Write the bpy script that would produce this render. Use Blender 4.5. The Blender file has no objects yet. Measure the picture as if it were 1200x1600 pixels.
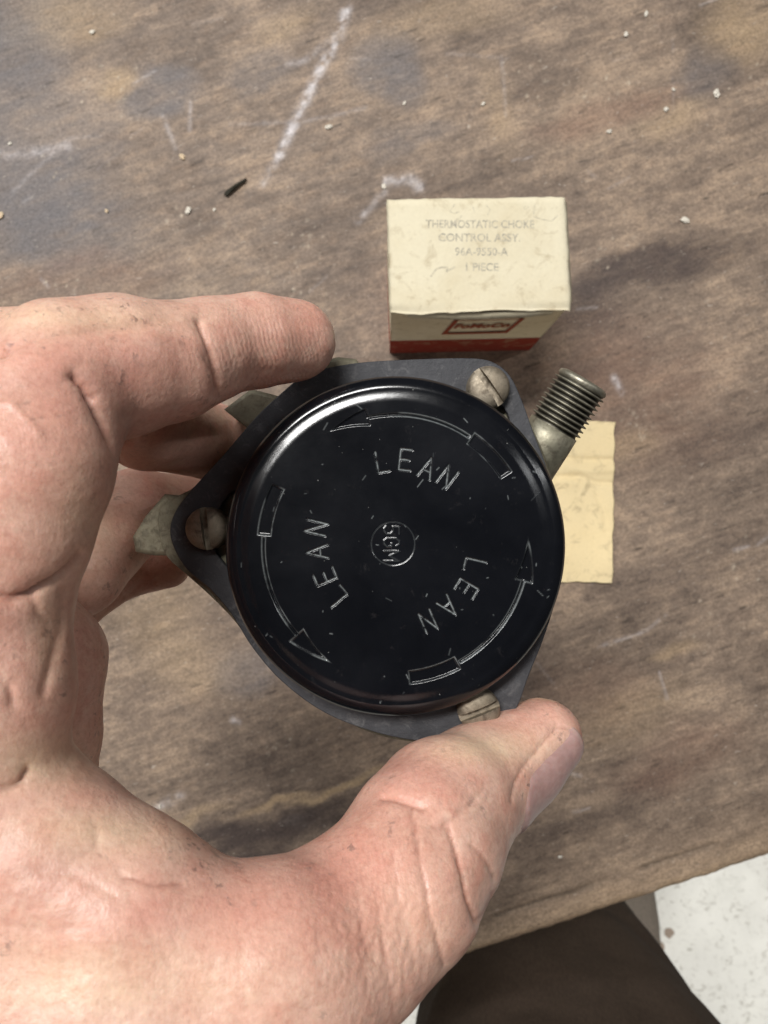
import bpy, bmesh, math, random
import numpy as np
from mathutils import Vector, Matrix

random.seed(7)
scene = bpy.context.scene
COL = scene.collection
R = math.radians
CAMZ = 0.400          # lens height above the bench top, metres
F = 1202.0            # focal length in photo pixels (1200 x 1600)

# ------------------------------------------------------------ camera
cam_data = bpy.data.cameras.new("camera")
cam = bpy.data.objects.new("camera", cam_data)
COL.objects.link(cam)
cam.location = (0, 0, CAMZ)
cam.rotation_euler = (0, 0, 0)
cam_data.sensor_fit = 'VERTICAL'
cam_data.sensor_height = 34.6
cam_data.sensor_width = 25.95
cam_data.lens = 26.0
cam_data.clip_start = 0.005
cam_data.clip_end = 30
cam_data.dof.use_dof = True
cam_data.dof.focus_distance = 0.158
cam_data.dof.aperture_fstop = 31.0
scene.camera = cam

# ------------------------------------------------------------ world + lights
world = bpy.data.worlds.new("World")
scene.world = world
world.use_nodes = True
bg = world.node_tree.nodes['Background']
bg.inputs['Color'].default_value = (0.92, 0.94, 1.0, 1)
bg.inputs['Strength'].default_value = 0.03

def area(name, loc, target, sx, sy, power, color):
    d = bpy.data.lights.new(name, 'AREA')
    d.shape = 'RECTANGLE'; d.size = sx; d.size_y = sy
    d.energy = power; d.color = color
    o = bpy.data.objects.new(name, d); COL.objects.link(o)
    o.location = loc
    v = Vector(target) - Vector(loc)
    o.rotation_euler = v.to_track_quat('-Z', 'Y').to_euler()
    return o
area("ceiling_panel", (-0.62, 1.02, 2.60), (0, 0, 0.1), 1.4, 0.36, 74, (1.0, 0.985, 0.96))
area("window_light", (-1.45, 1.75, 1.75), (0, 0, 0.15), 1.6, 0.5, 26, (0.96, 0.975, 1.0))
area("ceiling_light", (1.75, 0.75, 1.9), (0, 0, 0.1), 0.05, 2.2, 8, (0.98, 0.99, 1.0))
area("box_front_fill", (-1.25, -2.0, 1.45), (0, 0, 0.1), 1.8, 1.0, 15, (1.0, 0.985, 0.96))  # added fill from the lower left to brighten the box front
sp = bpy.data.lights.new("floor_fill_spot", 'SPOT')      # added spot to brighten the floor, cone narrowed to miss the hand
sp.energy = 135; sp.spot_size = R(34); sp.spot_blend = 0.5; sp.shadow_soft_size = 0.06; sp.color = (1.0, 0.98, 0.95)
spo = bpy.data.objects.new("floor_fill_spot", sp); COL.objects.link(spo); spo.location = (0.85, -1.05, 1.6)
spo.rotation_euler = (Vector((0.30, -0.50, -0.88)) - spo.location).to_track_quat('-Z', 'Y').to_euler()

scene.view_settings.view_transform = 'Standard'
scene.view_settings.look = 'None'
scene.view_settings.exposure = 0.18
scene.view_settings.gamma = 1.0

# ------------------------------------------------------------ helpers
def P(px, py, d):
    """photo pixel + distance below the lens (mm) -> world mm"""
    return np.array([(px - 600.0) / F * d, -(py - 800.0) / F * d, CAMZ * 1000 - d])

def pix(V):
    d = CAMZ * 1000 - V[:, 2]
    return 600 + V[:, 0] / d * F, 800 - V[:, 1] / d * F, d

def tag(o, label=None, cat=None, group=None, kind=None):
    if label: o['label'] = label
    if cat: o['category'] = cat
    if group: o['group'] = group
    if kind: o['kind'] = kind
    return o

def empty(name, loc_mm):
    o = bpy.data.objects.new(name, None)
    o.empty_display_size = 0.01
    COL.objects.link(o)
    o.location = Vector(loc_mm) * 0.001
    return o

def link(name, me, mat=None, parent=None, smooth=False):
    o = bpy.data.objects.new(name, me)
    COL.objects.link(o)
    if mat and not me.materials: me.materials.append(mat)
    if parent:
        o.parent = parent
        o.matrix_parent_inverse = Matrix.Translation(-parent.location)
    if smooth: me.shade_smooth()
    return o

def mesh_np(name, V, Fq):
    """V in mm (n,3), Fq (m,3|4) int"""
    me = bpy.data.meshes.new(name)
    V = np.asarray(V, dtype=np.float64) * 0.001
    Fq = np.asarray(Fq, dtype=np.int32)
    k = Fq.shape[1]
    me.vertices.add(len(V)); me.vertices.foreach_set('co', V.ravel())
    me.loops.add(Fq.size); me.loops.foreach_set('vertex_index', Fq.ravel())
    me.polygons.add(len(Fq))
    me.polygons.foreach_set('loop_start', np.arange(0, Fq.size, k, dtype=np.int32))
    me.update(calc_edges=True)
    me.validate()
    return me

def mesh_py(name, V, Fs):
    me = bpy.data.meshes.new(name)
    me.from_pydata([tuple(np.array(v) * 0.001) for v in V], [], [tuple(f) for f in Fs])
    me.update()
    return me

def fattr(me, name, arr):
    a = me.attributes.new(name, 'FLOAT', 'POINT')
    a.data.foreach_set('value', np.asarray(arr, dtype=np.float32))

def cattr(me, name, arr):
    a = me.attributes.new(name, 'FLOAT_COLOR', 'POINT')
    arr = np.asarray(arr, dtype=np.float32)
    full = np.ones((len(arr), 4), np.float32); full[:, :3] = arr
    a.data.foreach_set('color', full.ravel())

def grid_faces(nu, nv, wrap=False):
    """vertex index = i*nv + j ; i in nu, j in nv ; wrap closes i"""
    i = np.arange(nu if wrap else nu - 1); j = np.arange(nv - 1)
    I, J = np.meshgrid(i, j, indexing='ij')
    I2 = (I + 1) % nu
    return np.stack([I * nv + J, I2 * nv + J, I2 * nv + J + 1, I * nv + J + 1], -1).reshape(-1, 4)

def smooth(x, a, b):
    t = np.clip((x - a) / (b - a), 0, 1); return t * t * (3 - 2 * t)

def h2(ix, iy, seed):
    n = (ix.astype(np.int64) * 374761393 + iy.astype(np.int64) * 668265263 + seed * 1442695041) & 0xffffffff
    n = ((n ^ (n >> 13)) * 1274126177) & 0xffffffff
    n = (n ^ (n >> 16)) & 0xffffffff
    return n.astype(np.float64) / 4294967295.0

def vn(x, y, seed=0):
    ix = np.floor(x); iy = np.floor(y); fx = x - ix; fy = y - iy
    fx = fx * fx * (3 - 2 * fx); fy = fy * fy * (3 - 2 * fy)
    ix = ix.astype(np.int64); iy = iy.astype(np.int64)
    a = h2(ix, iy, seed); b = h2(ix + 1, iy, seed); c = h2(ix, iy + 1, seed); d = h2(ix + 1, iy + 1, seed)
    return (a * (1 - fx) + b * fx) * (1 - fy) + (c * (1 - fx) + d * fx) * fy

def fbm(x, y, seed=0, oct=5, gain=0.5):
    s = 0; a = 1; t = 0
    for k in range(oct):
        s = s + a * vn(x * 2 ** k + 17.3 * k, y * 2 ** k - 9.1 * k, seed + k * 31); t += a; a *= gain
    return s / t

def seg_dist(x, y, ax, ay, bx, by):
    dx, dy = bx - ax, by - ay
    t = np.clip(((x - ax) * dx + (y - ay) * dy) / (dx * dx + dy * dy + 1e-9), 0, 1)
    return np.hypot(x - ax - t * dx, y - ay - t * dy)

def polyline_dist(x, y, pts):
    d = np.full(x.shape, 1e9)
    for (a, b) in zip(pts[:-1], pts[1:]):
        d = np.minimum(d, seg_dist(x, y, a[0], a[1], b[0], b[1]))
    return d

def catmull(pts, n=8, closed=True):
    pts = [np.array(p, float) for p in pts]; N = len(pts); out = []
    rng = range(N) if closed else range(N - 1)
    for i in rng:
        g = lambda k: pts[k % N] if closed else pts[min(max(k, 0), N - 1)]
        p0, p1, p2, p3 = g(i - 1), g(i), g(i + 1), g(i + 2)
        for s in range(n):
            t = s / n
            out.append(0.5 * (2 * p1 + (p2 - p0) * t + (2 * p0 - 5 * p1 + 4 * p2 - p3) * t * t + (3 * p1 - p0 - 3 * p2 + p3) * t ** 3))
    if not closed: out.append(pts[-1])
    return out

# ------------------------------------------------------------ node material helper
class Mat:
    def __init__(self, name):
        self.m = bpy.data.materials.new(name); self.m.use_nodes = True
        self.nt = self.m.node_tree; self.b = self.nt.nodes['Principled BSDF']
        self.tc = None
    def n(self, t, **kw):
        nd = self.nt.nodes.new(t)
        for k, v in kw.items():
            if hasattr(nd, k): setattr(nd, k, v)
        return nd
    def l(self, a, b): self.nt.links.new(a, b)
    def set(self, **kw):
        for k, v in kw.items():
            self.b.inputs[k.replace('_', ' ')].default_value = v
    def coord(self, scale=(1, 1, 1), rot=(0, 0, 0)):
        if not self.tc: self.tc = self.n('ShaderNodeTexCoord')
        mp = self.n('ShaderNodeMapping')
        mp.inputs['Scale'].default_value = scale; mp.inputs['Rotation'].default_value = rot
        self.l(self.tc.outputs['Object'], mp.inputs['Vector'])
        return mp.outputs['Vector']
    def noise(self, scale, detail=4, rough=0.55, dist=0.0, vec=None, out='Fac'):
        nd = self.n('ShaderNodeTexNoise')
        nd.inputs['Scale'].default_value = scale; nd.inputs['Detail'].default_value = detail
        nd.inputs['Roughness'].default_value = rough; nd.inputs['Distortion'].default_value = dist
        self.l(vec if vec is not None else self.coord(), nd.inputs['Vector'])
        return nd.outputs[out]
    def ramp(self, fac, stops, interp='LINEAR'):
        nd = self.n('ShaderNodeValToRGB'); cr = nd.color_ramp; cr.interpolation = interp
        while len(cr.elements) < len(stops): cr.elements.new(0.5)
        for e, (p, c) in zip(cr.elements, stops):
            e.position = p; e.color = (c[0], c[1], c[2], 1) if not isinstance(c, (int, float)) else (c, c, c, 1)
        self.l(fac, nd.inputs['Fac']); return nd.outputs['Color']
    def mix(self, fac, a, b, mode='MIX'):
        nd = self.n('ShaderNodeMix'); nd.data_type = 'RGBA'; nd.blend_type = mode
        for s, v in ((nd.inputs[0], fac), (nd.inputs[6], a), (nd.inputs[7], b)):
            if hasattr(v, 'links') or hasattr(v, 'is_linked'): self.l(v, s)
            elif isinstance(v, (int, float)): s.default_value = v
            else: s.default_value = (v[0], v[1], v[2], 1)
        return nd.outputs[2]
    def math(self, op, a, b=0.0, clamp=False):
        nd = self.n('ShaderNodeMath'); nd.operation = op; nd.use_clamp = clamp
        for s, v in ((nd.inputs[0], a), (nd.inputs[1], b)):
            if isinstance(v, (int, float)): s.default_value = v
            else: self.l(v, s)
        return nd.outputs[0]
    def attr(self, name, out='Fac'):
        nd = self.n('ShaderNodeAttribute'); nd.attribute_name = name; return nd.outputs[out]
    def bump(self, h, strength=0.3, dist=0.0005, prev=None):
        nd = self.n('ShaderNodeBump'); nd.inputs['Strength'].default_value = strength
        nd.inputs['Distance'].default_value = dist
        self.l(h, nd.inputs['Height'])
        if prev is not None: self.l(prev, nd.inputs['Normal'])
        return nd.outputs['Normal']
    def col(self, s): self.l(s, self.b.inputs['Base Color'])
    def rough(self, s): self.l(s, self.b.inputs['Roughness'])
    def nrm(self, s): self.l(s, self.b.inputs['Normal'])

# ================================================================ materials
def m_wood():
    M = Mat('worn_bench_wood')
    base = M.attr('wood', 'Color')
    fine = M.noise(1.0, 8, 0.68, 0.35, M.coord((130, 560, 60)))
    fine2 = M.noise(1.0, 6, 0.7, 0.4, M.coord((420, 1700, 200)))
    blot = M.noise(1.0, 5, 0.65, 0.5, M.coord((55, 150, 90)))
    c = M.mix(0.85, base, M.ramp(fine, [(0.28, 0.80), (0.5, 1.0), (0.72, 1.17)]), 'MULTIPLY')
    c = M.mix(0.7, c, M.ramp(fine2, [(0.3, 0.78), (0.5, 1.0), (0.7, 1.2)]), 'MULTIPLY')
    c = M.mix(0.6, c, M.ramp(blot, [(0.3, (0.84, 0.82, 0.82)), (0.5, 1.0), (0.7, (1.16, 1.12, 1.08))]), 'MULTIPLY')
    c = M.mix(0.8, c, M.ramp(M.noise(620, 6, 0.72, 0.3), [(0.34, 0.62), (0.5, 1.0), (0.66, 1.36)]), 'MULTIPLY')
    # dark open grain pores
    pores = M.noise(1.0, 3, 0.7, 0.5, M.coord((130, 900, 100)))
    c = M.mix(M.ramp(pores, [(0.63, 0.0), (0.70, 0.6)]), c, (0.04, 0.036, 0.028))
    # tiny pale flecks of dust
    fl = M.noise(1.0, 5, 0.7, 0.5, M.coord((260, 520, 300)))
    c = M.mix(M.ramp(fl, [(0.62, 0.0), (0.72, 0.55)]), c, (0.55, 0.48, 0.40))
    M.col(c); M.set(Specular_IOR_Level=0.32)
    M.rough(M.ramp(blot, [(0.2, 0.50), (0.8, 0.72)]))
    n = M.bump(fine, 0.08, 0.0004); n = M.bump(fine2, 0.3, 0.0002, n); n = M.bump(M.noise(620, 6, 0.72, 0.3), 0.3, 0.0003, n)
    n = M.bump(pores, 0.3, 0.0004, n)
    M.nrm(n); return M.m

def m_skin():
    M = Mat('skin')
    v = M.coord()
    big = M.noise(38, 4, 0.55, 0.3, v); mid = M.noise(170, 4, 0.6, 0.2, v)
    c = M.ramp(big, [(0.25, (0.55, 0.29, 0.215)), (0.5, (0.65, 0.385, 0.295)), (0.75, (0.71, 0.475, 0.37))])
    c = M.mix(M.ramp(mid, [(0.42, 0.0), (0.68, 0.55)]), c, (0.54, 0.235, 0.17))
    c = M.mix(M.ramp(M.noise(420, 4, 0.7, 0.2, v), [(0.50, 0.0), (0.70, 0.40)]), c, (0.70, 0.50, 0.38))
    c = M.mix(M.math('MULTIPLY', M.attr('red'), 0.5), c, (0.64, 0.29, 0.225))
    c = M.mix(M.math('MULTIPLY', M.attr('pale'), 0.7), c, (0.76, 0.57, 0.38))
    c = M.mix(0.55, c, M.ramp(M.noise(1100, 3, 0.7, 0.0, v), [(0.32, (0.80, 0.74, 0.72)), (0.5, 1.0), (0.68, (1.12, 1.16, 1.16))]), 'MULTIPLY')
    # black workshop grime: in creases and as small specks
    grime = M.noise(520, 3, 0.7, 0.4, v); gm = M.noise(55, 3, 0.6, 0.5, v)
    g = M.math('MULTIPLY', M.ramp(grime, [(0.58, 0.0), (0.68, 0.7)]), M.ramp(gm, [(0.46, 0.0), (0.62, 1.0)]))
    c = M.mix(g, c, (0.20, 0.12, 0.10))
    smear = M.noise(34, 4, 0.65, 0.7, v)
    c = M.mix(M.ramp(smear, [(0.56, 0.0), (0.75, 0.32)]), c, (0.30, 0.20, 0.155))
    c = M.mix(M.math('MULTIPLY', M.attr('crease'), 0.62), c, (0.28, 0.105, 0.07))
    M.col(c)
    M.set(Roughness=0.5, Specular_IOR_Level=0.42, Subsurface_Weight=0.15, Subsurface_Scale=0.003)
    M.b.inputs['Subsurface Radius'].default_value = (1.0, 0.35, 0.18)
    M.rough(M.ramp(mid, [(0.3, 0.30), (0.7, 0.46)]))
    # fine ridges: crossed, warped
    vo = M.n('ShaderNodeTexVoronoi'); vo.feature = 'DISTANCE_TO_EDGE'
    vo.inputs['Scale'].default_value = 1.0
    warp = M.mix(0.06, M.coord((900, 700, 500), (0, 0, 0.5)), M.noise(160, 3, 0.6, 0.0, v, 'Color'), 'ADD')
    M.l(M.coord((1250, 520, 700), (0.2, 0.1, 0.75)), vo.inputs['Vector'])
    ridge = M.ramp(vo.outputs['Distance'], [(0.0, 0.0), (0.22, 1.0)])
    fine = M.noise(1400, 4, 0.7, 0.0, v)
    w = M.n('ShaderNodeTexWave'); w.wave_type = 'BANDS'; w.bands_direction = 'X'
    w.inputs['Scale'].default_value = 420; w.inputs['Distortion'].default_value = 6
    w.inputs['Detail'].default_value = 3; w.inputs['Detail Scale'].default_value = 0.8
    M.l(M.coord((1, 1, 1), (0, 0, -0.25)), w.inputs['Vector'])
    wr = M.math('MULTIPLY', w.outputs['Fac'], M.attr('ridge'))
    n = M.bump(ridge, 0.10, 0.00010); n = M.bump(fine, 0.5, 0.00016, n)
    n = M.bump(M.noise(480, 4, 0.65, 0.3, v), 0.22, 0.0004, n)
    n = M.bump(wr, 0.35, 0.00016, n); n = M.bump(mid, 0.35, 0.0009, n)
    M.nrm(n); return M.m

def m_nail():
    M = Mat('thumb_nail')
    s = M.noise(1.0, 3, 0.5, 0.0, M.coord((300, 900, 900), (0, 0, 0.8)))
    c = M.ramp(s, [(0.3, (0.40, 0.235, 0.21)), (0.7, (0.48, 0.30, 0.27))])
    c = M.mix(M.attr('tipw'), c, (0.66, 0.54, 0.46))
    M.col(c); M.set(Roughness=0.36, Subsurface_Weight=0.15, Subsurface_Scale=0.002)
    M.nrm(M.bump(s, 0.25, 0.0002)); return M.m

def m_cover():
    M = Mat('black_bakelite')
    v = M.coord()
    n1 = M.noise(60, 4, 0.6, 0.2, v); n2 = M.noise(900, 4, 0.7, 0.0, v)
    c = M.ramp(n1, [(0.3, (0.0032, 0.0036, 0.0050)), (0.7, (0.0058, 0.0064, 0.0085))])
    # dust haze + worn edges + chips
    c = M.mix(M.ramp(M.noise(330, 4, 0.75, 0.3, v), [(0.62, 0.0), (0.78, 0.30)]), c, (0.05, 0.045, 0.045))
    c = M.mix(M.attr('wear'), c, (0.34, 0.37, 0.37))
    vo = M.noise(1500, 1, 0.4, 0.0, v)
    c = M.mix(M.ramp(vo, [(0.80, 0.0), (0.825, 0.6)]), c, (0.28, 0.28, 0.26))
    M.col(c)
    M.rough(M.ramp(n1, [(0.3, 0.12), (0.7, 0.20)]))
    M.set(Specular_IOR_Level=0.5)
    M.nrm(M.bump(n2, 0.10, 0.0001)); return M.m

def m_plate():
    M = Mat('grey_painted_plate')
    v = M.coord()
    n1 = M.noise(120, 5, 0.65, 0.3, v); n2 = M.noise(1300, 4, 0.7, 0.0, v)
    c = M.ramp(n1, [(0.3, (0.030, 0.030, 0.034)), (0.7, (0.058, 0.058, 0.063))])
    c = M.mix(M.ramp(M.noise(300, 5, 0.75, 0.6, v), [(0.54, 0.0), (0.72, 0.6)]), c, (0.15, 0.145, 0.145))
    c = M.mix(M.ramp(n2, [(0.70, 0.0), (0.78, 0.5)]), c, (0.32, 0.31, 0.28))
    M.col(c); M.set(Roughness=0.6, Specular_IOR_Level=0.35)
    M.nrm(M.bump(n2, 0.5, 0.0003, M.bump(n1, 0.3, 0.0006))); return M.m

def m_zinc(name, a, b, rough=0.48, dirt=0.5, metal=0.75):
    M = Mat(name)
    v = M.coord()
    n1 = M.noise(160, 5, 0.65, 0.4, v); n2 = M.noise(900, 5, 0.7, 0.2, v)
    c = M.ramp(n1, [(0.3, a), (0.7, b)])
    c = M.mix(M.ramp(M.noise(420, 5, 0.7, 0.5, v), [(0.48, 0.0), (0.68, dirt)]), c, (0.07, 0.052, 0.035))
    c = M.mix(M.math('MULTIPLY', M.attr('groove'), 0.93), c, (0.012, 0.010, 0.008))  # grooves blend to near black
    M.col(c); M.set(Metallic=metal, Roughness=rough)
    M.rough(M.ramp(n2, [(0.3, rough - 0.1), (0.7, rough + 0.18)]))
    M.nrm(M.bump(n2, 0.45, 0.00018)); return M.m

def m_card(name, base, stain, amt=0.5):
    M = Mat(name)
    v = M.coord()
    n1 = M.noise(28, 5, 0.6, 0.4, v); n2 = M.noise(700, 4, 0.7, 0.1, v); n3 = M.noise(120, 5, 0.7, 0.6, v)
    c = M.mix(M.ramp(n1, [(0.42, 0.0), (0.8, amt)]), base, stain)
    c = M.mix(M.ramp(n3, [(0.54, 0.0), (0.72, 0.7)]), c, (0.38, 0.30, 0.18))
    c = M.mix(0.3, c, M.ramp(n2, [(0.3, 0.86), (0.7, 1.1)]), 'MULTIPLY')
    M.col(c); M.set(Roughness=0.82, Specular_IOR_Level=0.2)
    M.nrm(M.bump(n2, 0.2, 0.0002)); return M.m

def m_print(name, color, fade, thr=0.5):
    """print ink, rubbed through to the board in flakes"""
    M = Mat(name)
    n = M.noise(750, 4, 0.75, 0.4)
    c = M.mix(M.ramp(n, [(thr - 0.05, 0.0), (thr + 0.1, 0.8)]), color, fade)
    M.col(c); M.set(Roughness=0.8, Specular_IOR_Level=0.2); return M.m

def m_floor():
    M = Mat('pale_speckled_concrete')
    v = M.coord()
    a = M.noise(9, 5, 0.6, 0.3, v); b = M.noise(70, 6, 0.8, 0.8, v)
    c = M.ramp(a, [(0.3, (0.64, 0.63, 0.58)), (0.7, (0.77, 0.76, 0.70))])
    c = M.mix(M.ramp(b, [(0.54, 0.0), (0.63, 0.75)]), c, (0.34, 0.32, 0.27))
    c = M.mix(M.ramp(M.noise(22, 5, 0.7, 0.8, v), [(0.55, 0.0), (0.72, 0.35)]), c, (0.42, 0.42, 0.37))
    M.col(c); M.set(Roughness=0.7)
    M.nrm(M.bump(b, 0.3, 0.001)); return M.m

def m_cloth():
    M = Mat('dark_brown_work_cloth')
    v = M.coord()
    a = M.noise(9, 5, 0.6, 0.4, v)
    w = M.noise(1.0, 3, 0.6, 0.0, M.coord((900, 900, 300)))
    c = M.ramp(a, [(0.3, (0.040, 0.028, 0.020)), (0.7, (0.085, 0.060, 0.044))])
    c = M.mix(0.4, c, M.ramp(w, [(0.3, 0.6), (0.7, 1.5)]), 'MULTIPLY')
    M.col(c); M.set(Roughness=0.9, Specular_IOR_Level=0.1)
    M.nrm(M.bump(w, 0.4, 0.0006)); return M.m

def m_plain(name, color, rough=0.7, scale=300):
    M = Mat(name)
    n = M.noise(scale, 4, 0.7, 0.3)
    c = M.mix(0.6, color, M.ramp(n, [(0.3, 0.6), (0.7, 1.3)]), 'MULTIPLY')
    M.col(c); M.set(Roughness=rough, Specular_IOR_Level=0.3)
    M.nrm(M.bump(n, 0.4, 0.0003)); return M.m

WOOD = m_wood(); SKIN = m_skin(); NAIL = m_nail(); COVER = m_cover(); PLATE = m_plate()
ZINC = m_zinc('dull_zinc', (0.27, 0.25, 0.18), (0.46, 0.43, 0.33), 0.5, 0.6)
STEEL = m_zinc('aged_steel', (0.19, 0.155, 0.11), (0.36, 0.31, 0.24), 0.55, 0.8, 0.75)
LUGM = m_zinc('dirty_shaded_cast_metal', (0.15, 0.135, 0.09), (0.27, 0.245, 0.17), 0.6, 0.7, 0.4)  # base colour darkened to stand in for the finger's shadow on the lugs
BRASS = m_zinc('worn_thread_metal', (0.25, 0.235, 0.18), (0.42, 0.39, 0.31), 0.45, 0.5, 0.8)
CREAM = m_card('cream_cardboard', (0.69, 0.625, 0.46), (0.56, 0.47, 0.30), 0.75)
RED = m_card('red_printed_cardboard', (0.26, 0.038, 0.022), (0.17, 0.035, 0.02), 0.6)
MANILA = m_card('manila_paper', (0.76, 0.62, 0.37), (0.70, 0.54, 0.28), 0.4)
INK = m_print('faded_grey_ink', (0.27, 0.255, 0.22), (0.60, 0.54, 0.40), 0.44)
REDINK = m_print('red_ink', (0.28, 0.060, 0.030), (0.48, 0.30, 0.19), 0.60)
PENCIL = m_print('pencil_mark', (0.38, 0.34, 0.27), (0.64, 0.58, 0.42), 0.42)
FLOOR = m_floor(); CLOTH = m_cloth()
BOOT = m_plain('grey_brown_suede', (0.15, 0.125, 0.10), 0.85)
RUBBER = m_plain('black_rubber', (0.02, 0.02, 0.02), 0.7)
CRUMB = m_plain('pale_crumb', (0.66, 0.61, 0.52), 0.8)
CRUMB2 = m_plain('tan_crumb', (0.62, 0.48, 0.32), 0.8)
SPLINT = m_plain('dark_splinter', (0.025, 0.022, 0.014), 0.8)
STAIN = m_plain('dry_brown_spot', (0.30, 0.24, 0.19), 0.9, 60)

# ================================================================ floor
FZ = -880.0
me = mesh_py('floor', [(-3000, -3000, FZ), (3000, -3000, FZ), (3000, 3000, FZ), (-3000, 3000, FZ)], [(0, 1, 2, 3)])
tag(link('floor', me, FLOOR), kind='structure')

# ================================================================ workbench
BO = np.array([30.1, -237.4]); ANG = math.atan2(56.8, 170.6)
EU = np.array([math.cos(ANG), math.sin(ANG)]); EV = np.array([-EU[1], EU[0]])
bench = empty('workbench', (0, 0, 0))
tag(bench, 'worn brown wooden workbench top with scratches, oil stains and rounded front edge', 'workbench')

def bench_top():
    us = np.concatenate([np.linspace(-700, -345, 12)[:-1], np.arange(-345, 345.1, 1.05), np.linspace(345, 800, 14)[1:]])
    vs = np.concatenate([np.arange(0, 12, 0.8), np.arange(12, 545, 1.05), np.linspace(545, 800, 9)[1:]])
    # profile rows for the front edge (bullnose)
    T = 42.0
    prof = [(2.0, -T), (0.6, -T + 1), (0.0, -T + 4), (0.0, -24), (0.0, -14), (0.0, -9)]
    rr = 7.0
    for a in np.linspace(0, 90, 9)[1:]:
        prof.append((rr * (1 - math.cos(R(a))), -rr + rr * math.sin(R(a)) - 0.0))
    vs2 = [p[0] for p in prof] + [v for v in vs if v > rr + 0.3]
    zs = [p[1] for p in prof] + [0.0] * (len(vs2) - len(prof))
    V2, U2 = np.meshgrid(np.array(vs2), us)
    Z = np.broadcast_to(np.array(zs), V2.shape).copy()
    # worn irregular edge
    ew = (fbm(us / 22, us * 0 + 3.3, 5, 5) - 0.5) * 2.2 + (fbm(us / 5, us * 0 + 8.3, 9, 3) - 0.5) * 1.1
    fall = np.exp(-np.clip(V2, 0, None) / 9)
    V3 = V2 + ew[:, None] * fall
    Z = Z - fall * 1.6 * fbm(U2 / 15, V2 / 6, 12, 4) * (Z > -9)
    X = BO[0] + EU[0] * U2 + EV[0] * V3; Y = BO[1] + EU[1] * U2 + EV[1] * V3
    x, y, u, v = X.ravel(), Y.ravel(), U2.ravel(), V3.ravel(); z = Z.ravel()
    px = 600 + x / 400 * F; py = 800 - y / 400 * F
    # ---- colour of the wood, set per vertex
    wx = (fbm(x / 30, y / 30, 40, 4) - .5) * 26; wy = (fbm(x / 30, y / 30, 60, 4) - .5) * 26
    g1 = fbm(u / 75 + wx / 120, v / 6.0 + wy / 40, 1, 6, 0.62)
    g2 = fbm(u / 16 + wx / 60, v / 1.9 + wy / 60, 77, 4, 0.6)
    big = fbm((x + wx) / 60, (y + wy) / 42, 3, 5)
    lo = np.array([0.105, 0.076, 0.058]); mi = np.array([0.200, 0.147, 0.109]); hi = np.array([0.335, 0.245, 0.172])
    iso = fbm(u / 17 + wx / 40, v / 8 + wy / 26, 55, 6, .64)
    t = (g1 - .5) * .45 + (g2 - .5) * .5 + (big - .5) * .9 + (iso - .5) * .6
    tt = t[:, None]
    tt = tt * 1.15 + (fbm(x / 3.2, y / 2.4, 505, 3)[:, None] - .5) * .5
    C = np.where(tt < 0, mi + (lo - mi) * np.clip(-tt * 2.0, 0, 1), mi + (hi - mi) * np.clip(tt * 2.2, 0, 1))
    def blend(mask, col, amt):
        nonlocal C
        m = np.clip(mask * amt, 0, 1)[:, None]; C = C * (1 - m) + np.array(col) * m
    wpx = px + wx * 2.2; wpy = py + wy * 2.2
    def ell(cx, cy, rx, ry, ang=0.0, soft=0.5):
        c, s = math.cos(R(ang)), math.sin(R(ang)); dx, dy = wpx - cx, wpy - cy
        q = np.hypot((dx * c - dy * s) / rx, (dx * s + dy * c) / ry)
        return 1 - smooth(q, 1 - soft, 1 + soft * 0.6)
    slate = (0.135, 0.122, 0.122); tn = 0.4 + 1.2 * fbm(u / 16 + wx / 14, v / 5, 23, 5, .6)
    for e, a in (((10, 60, 105, 130, 0, .5), .75), ((60, 230, 150, 90, 20, .6), .5), ((90, 350, 130, 95, 0, .6), .7),
                 ((20, 300, 120, 100, 0, .6), .55), ((250, 150, 52, 42, 10, .35), .7), ((610, 112, 62, 62, 0, .35), .65),
                 ((1110, 120, 60, 50, 20, .5), .4), ((400, 120, 60, 30, 10, .5), .35), ((640, 215, 80, 25, 15, .5), .35), ((455, 1290, 60, 14, 22, .3), .7),
                 ((390, 1045, 55, 40, 0, .5), .5), ((220, 900, 50, 40, 0, .5), .45)):
        blend(ell(*e) * tn, slate, a)
    dk = (0.070, 0.050, 0.042)  # dark patches, some beside and below the box
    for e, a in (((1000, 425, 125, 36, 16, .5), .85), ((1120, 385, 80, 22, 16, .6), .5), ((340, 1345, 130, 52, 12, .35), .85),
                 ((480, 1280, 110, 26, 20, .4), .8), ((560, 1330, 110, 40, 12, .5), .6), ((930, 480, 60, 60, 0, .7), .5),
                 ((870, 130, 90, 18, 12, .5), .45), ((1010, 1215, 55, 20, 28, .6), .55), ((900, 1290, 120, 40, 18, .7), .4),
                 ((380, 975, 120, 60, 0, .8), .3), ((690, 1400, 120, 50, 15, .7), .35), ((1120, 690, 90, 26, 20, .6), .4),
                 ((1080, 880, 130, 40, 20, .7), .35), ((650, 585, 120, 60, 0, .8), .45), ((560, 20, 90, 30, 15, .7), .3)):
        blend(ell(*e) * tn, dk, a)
    rust = (0.22, 0.130, 0.09)
    for e, a in (((950, 175, 130, 30, 14, .6), .5), ((120, 440, 160, 40, 10, .7), .35), ((1000, 620, 160, 120, 10, .8), .35),
                 ((930, 1090, 90, 60, 10, .8), .3), ((1060, 1180, 120, 50, 20, .7), .3), ((900, 560, 100, 80, 0, .8), .3)):
        blend(ell(*e) * tn, rust, a)
    gold = (0.40, 0.285, 0.17)
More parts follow.
